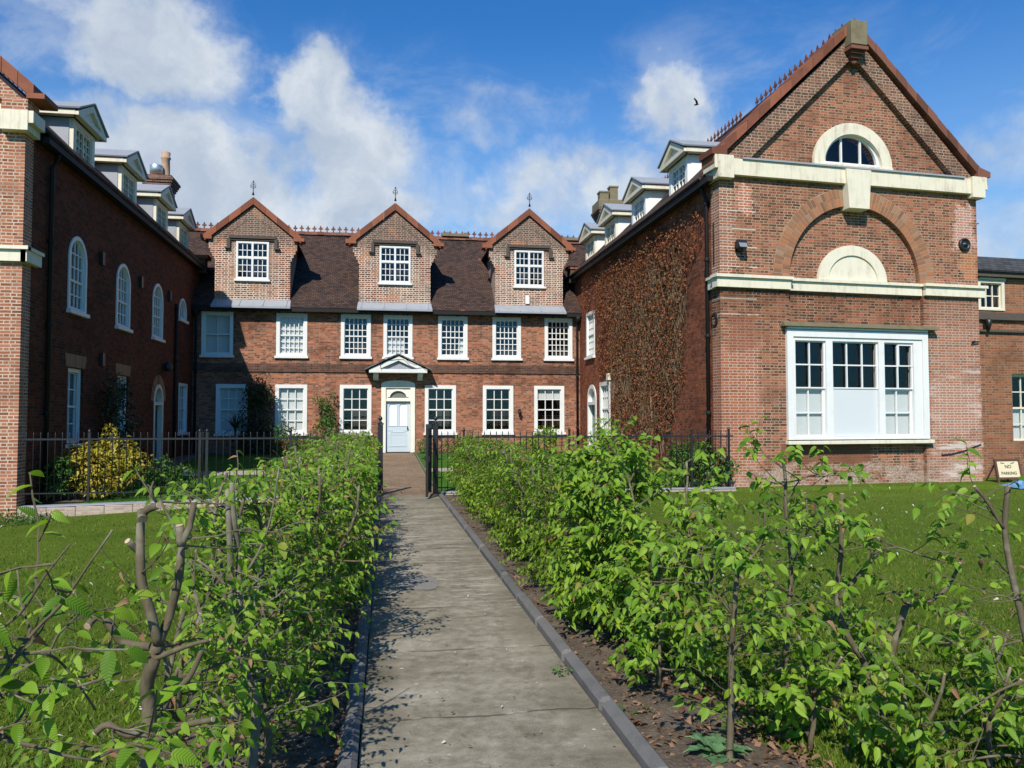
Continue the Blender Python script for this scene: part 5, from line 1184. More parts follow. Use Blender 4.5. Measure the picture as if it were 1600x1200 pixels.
def grow_hedge(seed, parent, base, h, nbr=26, ntw=4, size=.075, spread=.36, fine=False, lean=(0, 0), rt_=.020, forks=2, low=.12, brown=.01, half=.36):
    P = Plant(seed); r = P.r; spread *= .85
    def trunk(p0, d0, L, r0, r1, cut=True):
        n = max(4, int(L/.12)); pts = [p0]; q = d0.normalized()
        for i in range(n): q = (q+rv(r, .16)+V((-.35*(pts[-1].x-base.x), 0, .10))).normalized(); pts.append(pts[-1]+q*(L/n))
        P.stem(pts, r0, r1, 7, cut); return pts
    t0 = trunk(base, V((lean[0], lean[1], 1)), h*r.uniform(.35, .5), rt_, rt_*.8, False)
    mains = [t0]
    for k in range(forks):
        a = r.uniform(0, 2*math.pi); mains.append(trunk(t0[-1], V((math.cos(a)*.5, math.sin(a)*.6, 1)), h*r.uniform(.42, .62), rt_*.72, rt_*.42))
    for i in range(nbr):
        m = mains[0] if r.random() < .48 else r.choice(mains[1:]); z = r.random(); j = min(len(m)-2, int(z*(len(m)-1))); p = m[j].lerp(m[j+1], r.random())
        if p.z-base.z < low: continue
        a = r.uniform(0, 2*math.pi); d = V((math.cos(a)*.75, math.sin(a)*1.15, r.uniform(-.15, .75))).normalized(); L = r.uniform(.5, 1.0)*spread*1.1
        n = 5; pts = [p]; q = d
        for k in range(n): q = (q+rv(r, .22)+V((0, 0, .02))).normalized(); pts.append(pts[-1]+q*(L/n))
        if max(abs(q_.x-base.x) for q_ in pts) > half or max(q_.z for q_ in pts) > base.z+h: continue
        P.stem(pts, r.uniform(.004, .008), .002, 5)
        for k in range(ntw):
            jj = r.uniform(.25, 1.0)*n; ji = min(n-1, int(jj)); pp = pts[ji].lerp(pts[ji+1], jj-ji)
            P.twig(pp, (pts[ji+1]-pts[ji]).normalized()+rv(r, .9)+V((0, 0, .1)), r.uniform(.10, .24), .002, size)
    kp = [i for i, p in enumerate(P.lp) if abs(p[0]-base.x) < half+r.uniform(-.03, .10) and p[2] < base.z+h+r.uniform(-.05, .06)]
    for nm in ('lp', 'ld', 'lu', 'ls'): L_ = getattr(P, nm); setattr(P, nm, [L_[i] for i in kp])
    P.finish(parent, fine, 'leaf', brown)

# ------------------------------------------------------------------ hero shrubs near the camera (traced stems set at their real distance)
def at(px, py, Y):
    d = ray(px, py); return V((0, 0, EYE))+d*(Y/d.y)
def path_at(pts, Y, r, dy=.03): return [at(a, c, Y+(r.uniform(-dy, dy) if i else 0)) for i, (a, c) in enumerate(pts)]
def smooth(pts, k=3):
    out = []; n = len(pts)
    for i in range(n-1):
        p0, p1, p2, p3 = pts[max(i-1, 0)], pts[i], pts[i+1], pts[min(i+2, n-1)]
        for j in range(k):
            t = j/k; out.append(.5*((2*p1)+(p2-p0)*t+(2*p0-5*p1+4*p2-p3)*t*t+(3*p1-p0-3*p2+p3)*t*t*t))
    out.append(pts[-1]); return out
GRP_L, GRP_R = 'hedge plants along the left side of the path', 'hedge plants along the right side of the path'
def hero(seed, Y, stems, label, group, twigs=40, size=.075, branch_px=(), tw_len=(.08, .2), brown=.02, dy=.03, extra_root=None, gap=.032):
    P = Plant(seed); r = P.r; all_ = []
    for px, r0, r1, cut in stems:
        pts = smooth(path_at(px, Y, r, dy)); P.stem(pts, r0, r1, 8, cut); all_.append((pts, r1))
    lens = [len(p) for p, _ in all_]
    for i in range(twigs):
        pts, rr = r.choices(all_, weights=lens)[0]; j = r.randrange(max(1, int(len(pts)*.15)), len(pts)-1) if len(pts) > 3 else 0
        a = r.uniform(0, 2*math.pi); d = V((math.cos(a), math.sin(a), r.uniform(-.1, .7)))
        L = r.uniform(*tw_len)*1.5; n = 4; q = d.normalized(); bp = [pts[j]]
        for k in range(n): q = (q+rv(r, .25)).normalized(); bp.append(bp[-1]+q*(L/n))
        P.stem(bp, .0010+.0011*Y**.6, .0007+.0005*Y**.5, 5)
        for k in range(2): P.twig(bp[r.randrange(2, n+1)], q+rv(r, .7), r.uniform(*tw_len), .0018, size, gap)
    base = at(stems[0][0][0][0], stems[0][0][0][1], Y); t = thing('hedge_plant', (base.x, base.y, max(0, base.z)), label, 'hedge plant', group)
    P.finish(t, True, 'leaf', brown, 'palebark' if 'pale' in label else 'bark'); return t
hero(101, 2.05, [([(222, 1600), (225, 1400), (229, 1200), (233, 1110), (229, 1072), (240, 1030), (247, 1006)], .0195, .016, False),
                 ([(247, 1006), (236, 960), (222, 912), (219, 860), (223, 804), (248, 790)], .0125, .009, True), ([(223, 812), (221, 800)], .012, .011, True), ([(248, 790), (236, 770), (240, 752)], .004, .002, False), ([(218, 862), (200, 846)], .009, .008, True),
                 ([(247, 1006), (264, 964), (280, 900), (284, 852), (296, 824), (303, 786)], .012, .007, True), ([(284, 852), (280, 822)], .012, .011, True), ([(292, 858), (260, 800), (250, 780)], .004, .002, False),
                 ([(240, 1030), (290, 1010), (328, 1000)], .008, .004, True), ([(236, 1010), (192, 1004), (178, 985), (165, 968), (150, 964), (137, 978)], .011, .009, True),
                 ([(232, 1140), (200, 1148), (168, 1132), (150, 1145)], .010, .008, True), ([(240, 1160), (280, 1136), (332, 1124)], .010, .007, True), ([(262, 1090), (296, 1058), (316, 1014)], .008, .006, True)],
     'bare hedge plant at lower left, its thick forked trunk cut back to two uprights', GRP_L, 16, .045, tw_len=(.06, .14), brown=.05)
hero(102, 1.25, [([(-40, 1400), (-30, 1200), (-10, 1090), (16, 1036), (55, 985), (96, 944), (140, 880), (176, 828)], .0042, .0014, False), ([(-10, 1090), (60, 1080), (130, 1070), (190, 1050)], .0036, .0016, False), ([(-20, 1150), (50, 1165), (100, 1180), (160, 1190)], .0036, .0016, False), ([(-30, 1000), (30, 960), (70, 900), (110, 850)], .0026, .0012, False),
                 ([(-10, 1030), (60, 1020), (100, 1040), (150, 1110)], .0026, .0014, False)],
     'close spray of large ribbed leaves reaching into the lower left corner', GRP_L, 24, .043, tw_len=(.03, .09), brown=.04, gap=.026)
hero(103, 3.5, [([(340, 1235), (352, 1170), (368, 1115), (374, 1085), (386, 1055), (372, 1012), (363, 960), (361, 915), (359, 850), (356, 766)], .021, .012, True), ([(376, 1000), (374, 930), (372, 860), (366, 812), (362, 756)], .014, .010, True),
                ([(367, 955), (395, 945), (422, 935)], .007, .004, True), ([(370, 916), (400, 914), (418, 906)], .007, .004, True), ([(360, 925), (335, 895), (310, 876)], .007, .005, True), ([(386, 1060), (400, 1100), (396, 1180), (390, 1230)], .018, .02, False), ([(388, 890), (410, 850), (425, 800), (436, 730)], .006, .003, False)],
     'hedge plant at left with two tall straight pruned stems of pale smooth bark', GRP_L, 40, .048, brown=.03)
hero(104, 3.95, [([(1384, 1180), (1380, 1140), (1380, 1100), (1385, 1060), (1399, 1000), (1416, 945)], .026, .018, False), ([(1416, 945), (1450, 940), (1480, 918), (1500, 880)], .014, .008, True), ([(1416, 945), (1400, 925), (1370, 930)], .008, .004, False),
                 ([(1368, 1130), (1362, 1080), (1350, 1035), (1328, 1000), (1312, 960), (1308, 925), (1314, 860), (1316, 772)], .020, .012, True), ([(1312, 935), (1345, 895), (1368, 866), (1372, 840)], .012, .011, True), ([(1368, 866), (1400, 855), (1440, 868), (1500, 885)], .007, .003, False), ([(1318, 870), (1280, 835), (1250, 815)], .006, .003, False), ([(1400, 1005), (1450, 1005), (1515, 1004)], .006, .003, True), ([(1308, 960), (1290, 975)], .009, .009, True)],
     'open hedge plant on the right lawn whose thick trunk forks low, with pruned ends', GRP_R, 40, .066, brown=.03, tw_len=(.10, .22))
hero(105, 4.15, [([(1232, 1150), (1230, 1100), (1229, 1000), (1234, 930), (1236, 880), (1228, 800), (1227, 745), (1222, 712)], .016, .008, True), ([(1229, 985), (1265, 950), (1200, 900), (1180, 840)], .007, .003, False), ([(1236, 885), (1262, 830), (1258, 770)], .008, .006, True), ([(1228, 790), (1250, 750), (1290, 740)], .005, .002, False), ([(1230, 1040), (1190, 1055)], .005, .003, False)],
     'slender upright hedge plant at right with a leafy top before the wide white window', GRP_R, 46, .066, brown=.02, tw_len=(.10, .22))
hero(106, 3.67, [([(1138, 1230), (1142, 1120), (1143, 1020), (1147, 960), (1153, 890), (1165, 850)], .018, .010, True), ([(1143, 1020), (1170, 985), (1200, 950)], .008, .003, False), ([(1147, 965), (1110, 910), (1090, 860)], .007, .003, False), ([(1153, 890), (1190, 850), (1195, 800)], .007, .004, False)],
     'hedge plant just behind the thistle with a thin grey trunk and drooping leaves', GRP_R, 48, .066, brown=.01, tw_len=(.10, .24))
hero(107, 3.3, [([(1640, 1180), (1602, 990), (1582, 900), (1570, 830), (1575, 760)], .017, .012, True), ([(1568, 826), (1545, 788), (1523, 760)], .008, .007, True), ([(1590, 940), (1560, 930), (1520, 940)], .005, .002, False), ([(1600, 1000), (1560, 1010), (1510, 1030)], .005, .002, False), ([(1610, 1060), (1560, 1080), (1500, 1120), (1470, 1150)], .007, .004, False), ([(1640, 1190), (1570, 1180), (1500, 1190)], .008, .004, False)],
     'sparse hedge plant cut by the right edge of the photo, with a forked bare top', GRP_R, 24, .065, brown=.06, tw_len=(.10, .2))

# ------------------------------------------------------------------ generated hedge plants
variants = []
def hedge_at(x, y, h, label, group, vi=None, new=None):
    if new is not None:
        t = thing('hedge_plant', (x, y, 0), label, 'hedge plant', group); grow_hedge(new['seed'], t, V((x, y, 0)), h, **{k: v for k, v in new.items() if k != 'seed'}); return t
    src = variants[vi]; t = src.copy(); COL.objects.link(t); t.location = (x, y, 0); t.rotation_euler = (0, 0, rnd.choice((0, math.pi))+rnd.uniform(-.35, .35)); t.scale = (1, 1, h/src['h'])
    for ch in list(src.children):
        c = ch.copy(); COL.objects.link(c); c.parent = t; c.matrix_parent_inverse = ch.matrix_parent_inverse.copy()
        for g2 in ch.children: d = g2.copy(); COL.objects.link(d); d.parent = c; d.matrix_parent_inverse = g2.matrix_parent_inverse.copy()
    del t['h']; tag(t, label, 'hedge plant', group); return t
LAB_L = 'leafy hedge plant merged into the dense hedge left of the path'
LAB_R = 'leafy hedge plant merged into the dense hedge right of the path'
first = []
for k in range(7):
    y = 6.6+.42*k; t = hedge_at(-.55+rnd.uniform(-.06, .06), y, 1.36, LAB_L, GRP_L, new=dict(seed=300+k, nbr=60, ntw=5, size=.060, spread=.46, low=.05, brown=.02, half=.44)); t['h'] = 1.36; variants.append(t)
# left: the sparser near plants, each its own
near_left = [(-.45, 4.6, 1.3, 34, 'leafy hedge plant at left close to the kerb before the solid hedge'), (-.42, 5.6, 1.32, 34, 'leafy hedge plant at left overhanging the kerb beside the withered leaves'), (-.78, 3.1, 1.0, 15, 'small leafy hedge plant behind the thick forked trunk at left'), (-.50, 3.75, 1.15, 26, 'leafy hedge plant by the left kerb right of the pale pruned stems'), (-.72, 2.75, 1.20, 24, 'thin leafed hedge plant at left between the two pruned trunks'), (-.66, 4.15, 1.34, 46, 'hedge plant just beyond the pale two stemmed one, half bare below'), (-.66, 4.75, 1.36, 56, 'twiggy hedge plant at left where the hedge starts to fill in'), (-.58, 5.35, 1.38, 62, 'fuller hedge plant at left with withered leaves among the green'), (-.64, 5.95, 1.38, 66, 'dense hedge plant at left at the near end of the solid hedge')]
for i, (x, y, h, nb, lab) in enumerate(near_left): hedge_at(x, y, h, lab, GRP_L, new=dict(seed=340+i, nbr=nb, ntw=4, size=.050, spread=.36, fine=(y < 4.5), brown=.05, rt_=.018, low=.04, half=.46))
y = 9.6; k = 0
while y < 17.0:
    hedge_at(-.57+rnd.uniform(-.08, .08), y, rnd.uniform(1.30, 1.44), LAB_L, GRP_L, vi=k % 7); y += .40+rnd.uniform(-.06, .06); k += 3
near_right = [(1.66, 4.70, .95, 26, 'low leafy hedge plant at right behind the thistle'), (1.78, 5.25, 1.46, 62, 'hedge plant at right beside the open gap onto the lawn'), (1.68, 5.82, 1.64, 110, 'tallest bushiest hedge plant on the right with broad bright leaves'), (1.62, 6.25, 1.56, 95, 'bushy hedge plant on the right leaning over the kerb'), (2.05, 4.85, 1.25, 12, 'thin hedge plant at right standing off the bed on the lawn edge'), (2.75, 4.6, .55, 10, 'small spreading hedge plant at far right low on the lawn'), (2.1, 3.75, .55, 12, 'low sprawling hedge plant at lower right beyond the thistle'), (2.38, 3.25, .58, 11, 'low hedge plant at the bottom edge right of the thistle'), (2.80, 3.40, .55, 9, 'low hedge plant at the bottom edge before the thick forked trunk'), (3.25, 3.95, .52, 9, 'low spreading hedge plant in the lower right corner'), (2.95, 4.55, .45, 7, 'thin low hedge plant on the lawn right of the forked trunk')]
for i, (x, y, h, nb, lab) in enumerate(near_right): hedge_at(x, y, h, lab, GRP_R, new=dict(seed=380+i, nbr=nb, ntw=5, size=.070, spread=.40, fine=(y < 5.0), brown=.008, rt_=.015, low=.05, half=.44))
y = 6.75; k = 0
while y < 16.9:
    hedge_at(1.70+rnd.uniform(-.08, .12), y, rnd.uniform(1.16, 1.34)-(.08 if 9 < y < 10.5 else 0), LAB_R, GRP_R, vi=k % 7); y += .40+rnd.uniform(-.06, .06); k += 2
for t in variants: del t['h']

# ------------------------------------------------------------------ shrubs, climbers and bedding
def shrub(name, label, cat, blobs, n, size, material, stems=5, T=TQ, seed=1, hang=.3, group=None, fill=.55):
    r = np.random.default_rng(seed); rr = random.Random(seed)
    base = V((blobs[0][0], blobs[0][1], gz(blobs[0][0], blobs[0][1]))); t = thing(name, base, label, cat, group)
    vol = np.array([bb[3]*bb[4]*bb[5] for bb in blobs])**.7; cnt = (n*vol/vol.sum()).astype(int); P_s, D_s = [], []
    for bb, c in zip(blobs, cnt):
        d = r.normal(size=(c, 3)); d /= np.linalg.norm(d, axis=1, keepdims=True)
        lump = 1+.22*np.sin(d[:, 0]*5+bb[0]*3)*np.sin(d[:, 2]*6+bb[2])+.15*np.sin(d[:, 1]*9+1)
        rad = lump*(fill+(1-fill)*r.random(c)**.6)
        p = d*rad[:, None]*np.array(bb[3:6])+np.array(bb[0:3]); P_s.append(p); D_s.append(d)
    P_s = np.vstack(P_s); D_s = np.vstack(D_s); k = P_s[:, 2] > gz(0, 12)+.0; P_s, D_s = P_s[k], D_s[k]
    dirs = D_s*.6+r.normal(size=D_s.shape)*.6+np.array([0, 0, -hang]); ups = D_s*.8+r.normal(size=D_s.shape)*.4+np.array([0, 0, .6])
    leaves('foliage', P_s, dirs, ups, size*r.uniform(.6, 1.2, len(P_s)), T, M[material], t)
    b = B()
    for i in range(stems):
        bb = rr.choice(blobs); q = V((bb[0]+rr.uniform(-.4, .4)*bb[3], bb[1]+rr.uniform(-.4, .4)*bb[4], bb[2]+bb[5]*rr.uniform(.2, .7))); s0 = base+V((rr.uniform(-.12, .12), rr.uniform(-.12, .12), -.05))
        b.tube([s0, s0.lerp(q, .5)+V((rr.uniform(-.1, .1), 0, .08)), q], [.02, .014, .006], 6)
    b.build('stem', M['bark'], t); return t
GX0 = -6.03
shrub('golden_shrub', 'golden yellow shrub behind the left railings', 'shrub', [(GX0, 18.9, .55, .72, .55, .55), (GX0+.22, 18.9, .95, .40, .35, .32), (GX0-.45, 18.8, .85, .34, .3, .28), (GX0+.08, 18.95, 1.28, .14, .12, .26), (GX0+.62, 18.9, .65, .34, .35, .3), (GX0-.1, 18.6, .25, .5, .4, .32)], 2400, .10, 'gold', 7, TC, 21)
shrub('green_shrub', 'dark green shrub between the left wing corner and the golden shrub', 'shrub', [(-6.85, 18.7, .35, .34, .5, .45), (-6.75, 18.5, .6, .25, .3, .25)], 900, .11, 'mid_leaf', 5, TC, 22)
shrub('green_shrub', 'low dark shrub under the shaded wall right of the golden shrub', 'shrub', [(-5.1, 19.6, .35, .45, .5, .42), (-4.6, 19.9, .25, .4, .4, .32)], 800, .10, 'mid_leaf', 4, TC, 23)
shrub('wall_shrub', 'tall dark shrub growing against the left wing between its ground floor windows', 'shrub', [(-6.7, 22.0, 1.6, .4, .75, 1.1), (-6.7, 22.3, .7, .5, .8, .7), (-6.75, 21.8, 2.3, .3, .5, .5)], 2200, .10, 'dark_leaf', 5, TC, 24)
shrub('wall_shrub', 'tall dark shrub growing up the facade between the two leftmost ground floor windows', 'shrub', [(-4.72, 31.4, 1.5, .62, .45, 1.5), (-4.70, 31.4, 2.6, .5, .4, .75), (-4.35, 31.4, 2.5, .3, .3, .5), (-4.6, 31.2, .8, .9, .5, .8)], 3200, .11, 'dark_leaf', 6, TC, 25)
shrub('green_shrub', 'pale green shrub below the blinded ground floor window', 'shrub', [(-3.55, 30.9, .8, .45, .4, .6), (-3.7, 30.9, 1.25, .22, .2, .35), (-3.1, 30.7, .5, .5, .4, .5)], 1100, .11, 'mid_leaf', 4, TC, 26)
shrub('climbing_shrub', 'conical green climber on the facade left of the front door', 'shrub', [(-2.15, 31.3, .9, .55, .35, .8), (-2.1, 31.5, 1.7, .34, .28, .5), (-2.2, 31.6, 2.2, .22, .2, .28), (-2.45, 31.6, 2.28, .16, .14, .15), (-1.9, 31.65, 2.55, .10, .1, .2), (-2.6, 31.1, .5, .6, .5, .5)], 2600, .10, 'mid_leaf', 5, TC, 27)
shrub('box_bush', 'small clipped bush at the right foot of the front door', 'bush', [(1.62, 31.0, .55, .33, .33, .35)], 600, .07, 'mid_leaf', 3, TC, 28)
shrub('box_bush', 'small dark bush under the window right of the front door', 'bush', [(2.35, 31.1, .52, .45, .35, .34), (2.9, 31.2, .45, .3, .3, .25)], 700, .07, 'dark_leaf', 3, TC, 29)
shrub('green_shrub', 'yellow green shrub under the rightmost ground floor window of the facade', 'shrub', [(6.0, 29.8, .75, .5, .45, .55), (6.3, 29.8, 1.0, .3, .3, .3), (5.4, 30.0, .5, .5, .4, .4)], 1300, .12, 'leaf', 4, TC, 30)
shrub('corner_bush', 'rounded dark green bush at the railings by the corner of the gabled wing', 'bush', [(7.25, 18.0, .55, .72, .5, .55), (7.0, 17.9, .75, .5, .4, .35), (7.7, 17.7, .45, .4, .5, .4)], 2800, .09, 'mid_leaf', 6, TC, 31)
shrub('ground_cover', 'low creeping green plant at the foot of the left gable', 'plant', [(-7.9, 16.9, -.25, .9, .6, .24), (-7.0, 16.7, -.28, .55, .45, .2)], 1500, .07, 'mid_leaf', 3, TC, 32) if False else None
def lowcover(label, x0, x1, y0, y1, n, seed):
    r = np.random.default_rng(seed); x = r.uniform(x0, x1, n); y = r.uniform(y0, y1, n); z = np.array([gz(a, c) for a, c in zip(x, y)])+r.uniform(0, .22, n)*(1-((x-(x0+x1)/2)/((x1-x0)/2))**2)
    t = thing('creeping_plant', ((x0+x1)/2, (y0+y1)/2, gz((x0+x1)/2, (y0+y1)/2)), label, 'plant'); d = r.normal(size=(n, 3)); u = r.normal(size=(n, 3))*.4+np.array([0, -.2, 1])
    leaves('foliage', np.stack([x, y, z], 1), d, u, r.uniform(.04, .08, n), TC, M['mid_leaf'], t)
    b = B()
    for i in range(12): xx, yy = r.uniform(x0, x1), r.uniform(y0, y1); b.tube([V((xx, yy, gz(xx, yy))), V((xx+.1, yy-.05, gz(xx, yy)+.10)), V((xx+.2, yy, gz(xx, yy)+.12))], .005, 4)
    b.build('stem', M['bark'], t)
lowcover('low creeping green plant on the ground at the foot of the left gable', -8.8, -6.1, 16.0, 17.2, 1700, 33)
# spiky palm lily
t = thing('palm_lily', (-5.15, 29.6, .24), 'spiky dark palm lily in front of the leftmost ground floor window', 'plant'); b = B(); r = random.Random(5)
b.tube([V((-5.15, 29.6, .2)), V((-5.12, 29.6, .9)), V((-5.14, 29.6, 1.25))], [.06, .05, .04], 8); b.build('trunk', M['bark'], t)
b = B()
for i in range(60):
    a = r.uniform(0, 2*math.pi); e = r.uniform(-.3, 1.2); d = V((math.cos(a)*math.cos(e), math.sin(a)*math.cos(e), math.sin(e))); s = d.cross(UZ).normalized(); L = r.uniform(.5, .85); c = V((-5.14, 29.6, 1.25))
    p1 = c+d*L*.5; p2 = c+d*L+V((0, 0, -.18*math.cos(e)))
    b.quad(c-s*.012, c+s*.012, p1+s*.022, p1-s*.022); b.quad(p1-s*.022, p1+s*.022, p2+s*.002, p2-s*.002)
b.build('foliage', M['dark_leaf'], t)
# thistle by the right kerb
t = thing('thistle', (1.62, 3.75, .02), 'grey green thistle rosette on the soil beside the right kerb', 'plant'); b = B(); r = random.Random(9)
for i in range(13):
    a = i*2.4; L = r.uniform(.17, .30); el = r.uniform(.2, .9); d = V((math.cos(a)*math.cos(el), math.sin(a)*math.cos(el), math.sin(el))); s = d.cross(UZ).normalized(); c = V((1.62, 3.75, .02)); n = 7; pr = None
    for k in range(n+1):
        tt = k/n; q = c+d*L*tt+V((0, 0, -.11*tt*tt)); w = (.005+.045*math.sin(math.pi*min(1, tt+.08)))*(1.0 if k % 2 else .42); row = [q-s*w, q+V((0, 0, -.008)), q+s*w]
        if pr: b.quad(pr[0], pr[1], row[1], row[0]); b.quad(pr[1], pr[2], row[2], row[1])
        pr = row
b.build('foliage', M['thistle'], t)
# creeper on the side wall of the right wing
cr = thing('wall_creeper', (7.9, 22.9, .05), 'dry brown creeper spread over the side wall of the right wing', 'climbing plant'); r = np.random.default_rng(77)
poly = [(19.1, 7.32), (31.6, 7.32), (31.5, 6.3), (29.2, 5.9), (29.1, 3.9), (27.4, 3.3), (27.0, 1.4), (25.2, .6), (23.6, .35), (22.2, .5), (21.2, 1.6), (20.6, 3.0), (20.1, 5.0)]
def inside(y, z):
    c = np.zeros(len(y), bool); n = len(poly)
    for i in range(n):
        (a, e), (d, f) = poly[i], poly[i-1]; c ^= ((e > z) != (f > z)) & (y < (d-a)*(z-e)/(f-e+1e-12)+a)
    return c
nn = 60000; y = r.uniform(19.0, 31.8, nn); z = r.uniform(.3, 7.34, nn)
jy = y+.5*np.sin(z*2.1+y)+.25*np.sin(z*5.3); jz = z+.4*np.sin(y*2.7)
dens = .80+.40*np.sin(y*1.9+np.sin(z*1.3)*2)*np.sin(z*1.7+.6*y)
dens = np.where(y > 28.8, dens*.45, dens); dens = np.where(y < 21.0, dens*.55, dens)
k = inside(jy, jz) & (r.random(nn) < dens); k &= ~((y > 27.3) & (y < 29.0) & (z < 3.15)) & ~((y > 25.0) & (y < 25.9) & (z > 2.5) & (z < 3.0))
y, z = y[k], z[k]; n = len(y); x = 8.0-np.abs(r.normal(0, .06, n))-.01
dr = np.stack([-.25+r.normal(0, .4, n), r.normal(0, .7, n), -.5+r.normal(0, .7, n)], 1); upv_ = np.stack([-1+r.normal(0, .6, n), r.normal(0, .7, n), r.normal(0, .6, n)+.3], 1)
leaves('foliage', np.stack([x, y, z], 1), dr, upv_, r.uniform(.035, .09, n), TQ, M['creeper'], cr)
b = B(); rr = random.Random(8)
b.tube([V((7.93, 23.0, 0)), V((7.94, 23.1, .7)), V((7.95, 22.9, 1.4)), V((7.95, 23.1, 2.4))], [.05, .04, .035, .03], 7)
for i in range(900):
    yy = rr.uniform(20.4, 27.2); zz_ = rr.uniform(.4, 5.6)
    if not inside(np.array([yy]), np.array([zz_]))[0]: continue
    pts = [V((7.97, yy, zz_))]; a = rr.gauss(1.57, .5)
    for k in range(7):
        a += rr.uniform(-.5, .5); p = pts[-1]+V((rr.uniform(-.03, .03), math.cos(a)*.2, math.sin(a)*.2)); p.x = min(7.985, max(7.86, p.x)); pts.append(p)
        if pts[-1].z > 7.2: break
    b.tube(pts, [.009-.0009*q for q in range(len(pts))], 4)
b.build('stem', M['twig'], cr)

# ------------------------------------------------------------------ grass, litter, petals
def blades(name, n, xr, yr, seed, h=(.018, .042)):
    r = np.random.default_rng(seed); u = r.random(n); y = 1/(1/yr[0]+(1/yr[1]-1/yr[0])*u); x = r.uniform(0, 1, n)
    x = xr[0](y)+(xr[1](y)-xr[0](y))*x; z = np.array([gz(a, c) for a, c in zip(x, y)]); a = r.uniform(0, 6.28, n); hh = r.uniform(h[0], h[1], n)*(1+.3*np.sin(x*3)*np.sin(y*2)); w = .0035+.0004*y
    s = np.stack([np.cos(a), np.sin(a), 0*a], 1); lean = np.stack([r.normal(0, .5, n), r.normal(0, .5, n), np.ones(n)], 1)*hh[:, None]; p = np.stack([x, y, z-.002], 1)
    co = np.stack([p-s*w[:, None], p+s*w[:, None], p+lean], 1).reshape(-1, 3); tri = np.arange(3*n).reshape(-1, 3)
    tag(npmesh(name, co, tri, M['blade']), kind='stuff')
blades('grass', 75000, (lambda y: -1.0-.75*y*.8-1.0, lambda y: -.98+0*y), (2.0, 17.1), 41)
blades('grass', 75000, (lambda y: 1.98+0*y, lambda y: 2.5+.95*y), (2.6, 18.0), 42)
def litter(name, n, xr, yr, size, material, seed, near=True, zoff=.012, curl=2.0):
    r = np.random.default_rng(seed); u = r.random(n); y = 1/(1/yr[0]+(1/yr[1]-1/yr[0])*u) if near else r.uniform(yr[0], yr[1], n); x = r.uniform(xr[0], xr[1], n)
    z = np.array([gz(a, c) for a, c in zip(x, y)])+zoff+r.uniform(0, .02, n); d = r.normal(size=(n, 3))*np.array([1, 1, .25]); up_ = r.normal(size=(n, 3))*.35+np.array([0, 0, 1])
    tag(leaves(name, np.stack([x, y, z], 1), d, up_, r.uniform(size[0], size[1], n), TC, M[material], None, curl), kind='stuff')
litter('leaf_litter', 2600, (-1.05, -.12), (1.5, 16.5), (.03, .075), 'litter', 51)
litter('leaf_litter', 2400, (1.28, 2.1), (2.2, 16.5), (.03, .075), 'litter', 52)
litter('leaf_litter', 420, (2.1, 7.0), (2.6, 9), (.03, .08), 'litter', 53, zoff=.03)
litter('leaf_litter', 260, (-4.5, -1.1), (2.0, 9), (.03, .08), 'litter', 54, zoff=.03)
litter('fallen_petals', 210, (-7, -1.1), (3, 16), (.03, .06), 'petal', 55, zoff=.035)
litter('fallen_petals', 260, (2.2, 15), (5, 18), (.025, .06), 'petal', 56, False, zoff=.035)
litter('fallen_petals', 46, (.05, 1.1), (3, 14), (.012, .03), 'petal', 57, zoff=.022, curl=.5)
litter('leaf_litter', 70, (.0, 1.15), (2.5, 15), (.015, .035), 'litter', 58, zoff=.022, curl=.8)
# stones lying in the right bed
r = random.Random(3); b = B()
def weed(x, y, n, seed, label):
    P = Plant(seed); t = thing('weed', (x, y, .02), label, 'plant')
    for i in range(n): a = P.r.uniform(0, 6.28); P.twig(V((x, y, .0)), V((math.cos(a), math.sin(a), P.r.uniform(.4, 1.4))), P.r.uniform(.05, .12), .0015, .035, .02)
    P.finish(t, False, 'mid_leaf')
weed(1.15, 5.05, 6, 61, 'tiny weed growing in the joint between the path and the right kerb')
weed(1.55, 5.0, 8, 62, 'small seedling on bare soil by the right kerb below the bushiest hedge plant')
weed(1.40, 4.35, 6, 63, 'small seedling on bare soil beside the right kerb near the thistle')

# ------------------------------------------------------------------ sign, tarpaulin, bird
def plane_pt(px, py, Y): return at(px, py, Y)
t = thing('parking_sign', (14.75, 18.3, 0), 'brown framed board reading NO PARKING leaning by the annex wall', 'sign')
p0 = at(1561, 746, 18.3); p1 = at(1594, 742, 18.3); p2 = at(1558, 719, 18.45)
su = (p1-p0).normalized(); sv = V((0, .22, 1)).normalized(); su = (su-sv*su.dot(sv)).normalized(); sw = (p1-p0).length; sh = .42; SFm = (p0, su, sv)
b = B(); b.plate(SFm, [(0, 0), (sw, 0), (sw, sh), (0, sh)], (), .02, 0); pn = b.build('board', paint('stained_cream_board', (0.62, 0.55, 0.36), .6, .12, .3, scale=4, dirt=(0.38, 0.27, 0.12)), t)
b = B(); woodm = paint('brown_wood', (0.075, 0.035, 0.02), .7, .2, spec=.2)
b.lb(SFm, -.05, 0, -.32, sh+.05, -.04, .02); b.lb(SFm, sw, sw+.05, -.32, sh+.05, -.04, .02); b.lb(SFm, .001, sw-.001, -.05, -.001, -.04, .02); b.lb(SFm, .001, sw-.001, sh+.001, sh+.05, -.04, .02)
for x in (0, sw): b.bar(p0+su*x+sv*sh, p0+su*x+V((0, .55, -.28)), .03, .03)
b.build('frame', woodm, t)
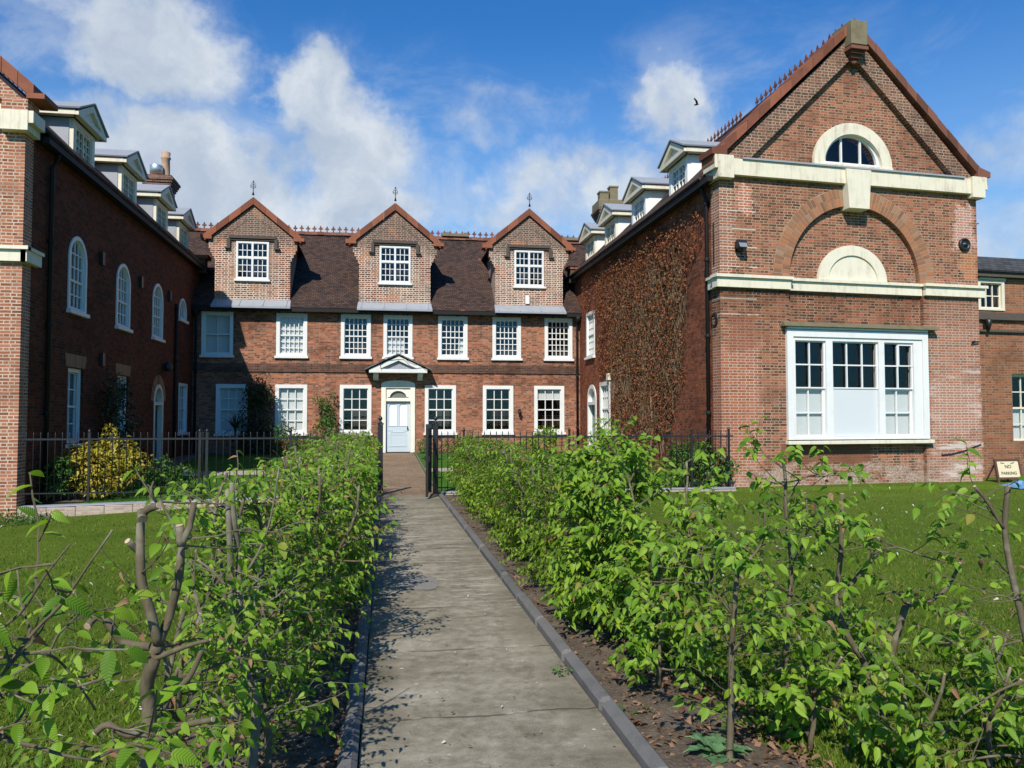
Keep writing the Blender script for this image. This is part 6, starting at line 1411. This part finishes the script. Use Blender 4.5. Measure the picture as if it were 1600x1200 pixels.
def lettering(txt, F, u, v, size, parent, material, name='lettering'):
    cu = bpy.data.curves.new('lettering', 'FONT'); cu.body = txt; cu.size = size; cu.align_x = 'CENTER'; cu.extrude = .002; cu.offset = .0015
    o = bpy.data.objects.new('tmp', cu); COL.objects.link(o); bpy.context.view_layer.update()
    me = bpy.data.meshes.new_from_object(o.evaluated_get(bpy.context.evaluated_depsgraph_get())); COL.objects.unlink(o); bpy.data.objects.remove(o)
    n = F[1].cross(F[2]); Mx = Matrix((F[1], F[2], n)).transposed().to_4x4(); Mx.translation = P_(F, u, v, .004); me.transform(Mx); me.materials.clear(); me.materials.append(material)
    ob = bpy.data.objects.new(name, me); COL.objects.link(ob); attach(ob, parent); return ob
lm = paint('faded_black_letters', (0.035, 0.028, 0.022), .7, .2)
lettering('NO', SFm, sw/2, .235, .12, pn, lm); lettering('PARKING', SFm, sw/2, .07, .105, pn, lm)
b = B()
for s in (-1, 1): b.plate(SFm, [(sw/2+s*.10, .345), (sw/2+s*.20, .365), (sw/2+s*.19, .385), (sw/2+s*.08, .362)], (), .003, .003)
b.build('painted_flourish', lm, pn)
t = thing('tarpaulin', (14.9, 17.3, 0), 'crumpled blue tarpaulin on the grass beside the parking sign', 'tarpaulin'); b = B(); r = random.Random(4); n = 16; c = at(1592, 762, 17.3); c.z = gz(c.x, c.y)
vv = [[b.bm.verts.new((c.x-.35+1.2*i/n, c.y-.4+.8*j/n, c.z+.015+.13*math.sin(math.pi*i/n)*math.sin(math.pi*j/n)*(1+.7*math.sin(i*1.7+j))+r.uniform(0, .03))) for i in range(n+1)] for j in range(n+1)]
for j in range(n):
    for i in range(n): b.bm.faces.new([vv[j][i], vv[j][i+1], vv[j+1][i+1], vv[j+1][i]])
b.build('sheet', paint('blue_tarpaulin', (0.07, 0.22, 0.42), .4, .2, spec=.4), t)
bp = at(1088, 164, 45); t = thing('bird', bp, 'small dark bird in flight in the sky left of the gable', 'bird'); b = B()
b.lathe(bp+V((-.17, 0, -.02)), [(.005, 0), (.03, .06), (.055, .15), (.04, .24), (.035, .28), (.02, .33), (.003, .36)], 8, V((.95, .1, .25)).normalized()); b.build('body', M['gutter'], t)
for s in (-1, 1):
    b = B(); wd = V((s*.42, s*.62, .38)); o = bp+wd*.06; c_ = V((.12, -.03, .02)); b.quad(o, o+c_, o+c_+wd*.30, o+wd*.28); b.quad(o+wd*.28, o+c_+wd*.30, o+wd*.72+V((.02, 0, -.07)), o+wd*.66+V((-.05, 0, -.08))); b.build('wing', M['gutter'], t)
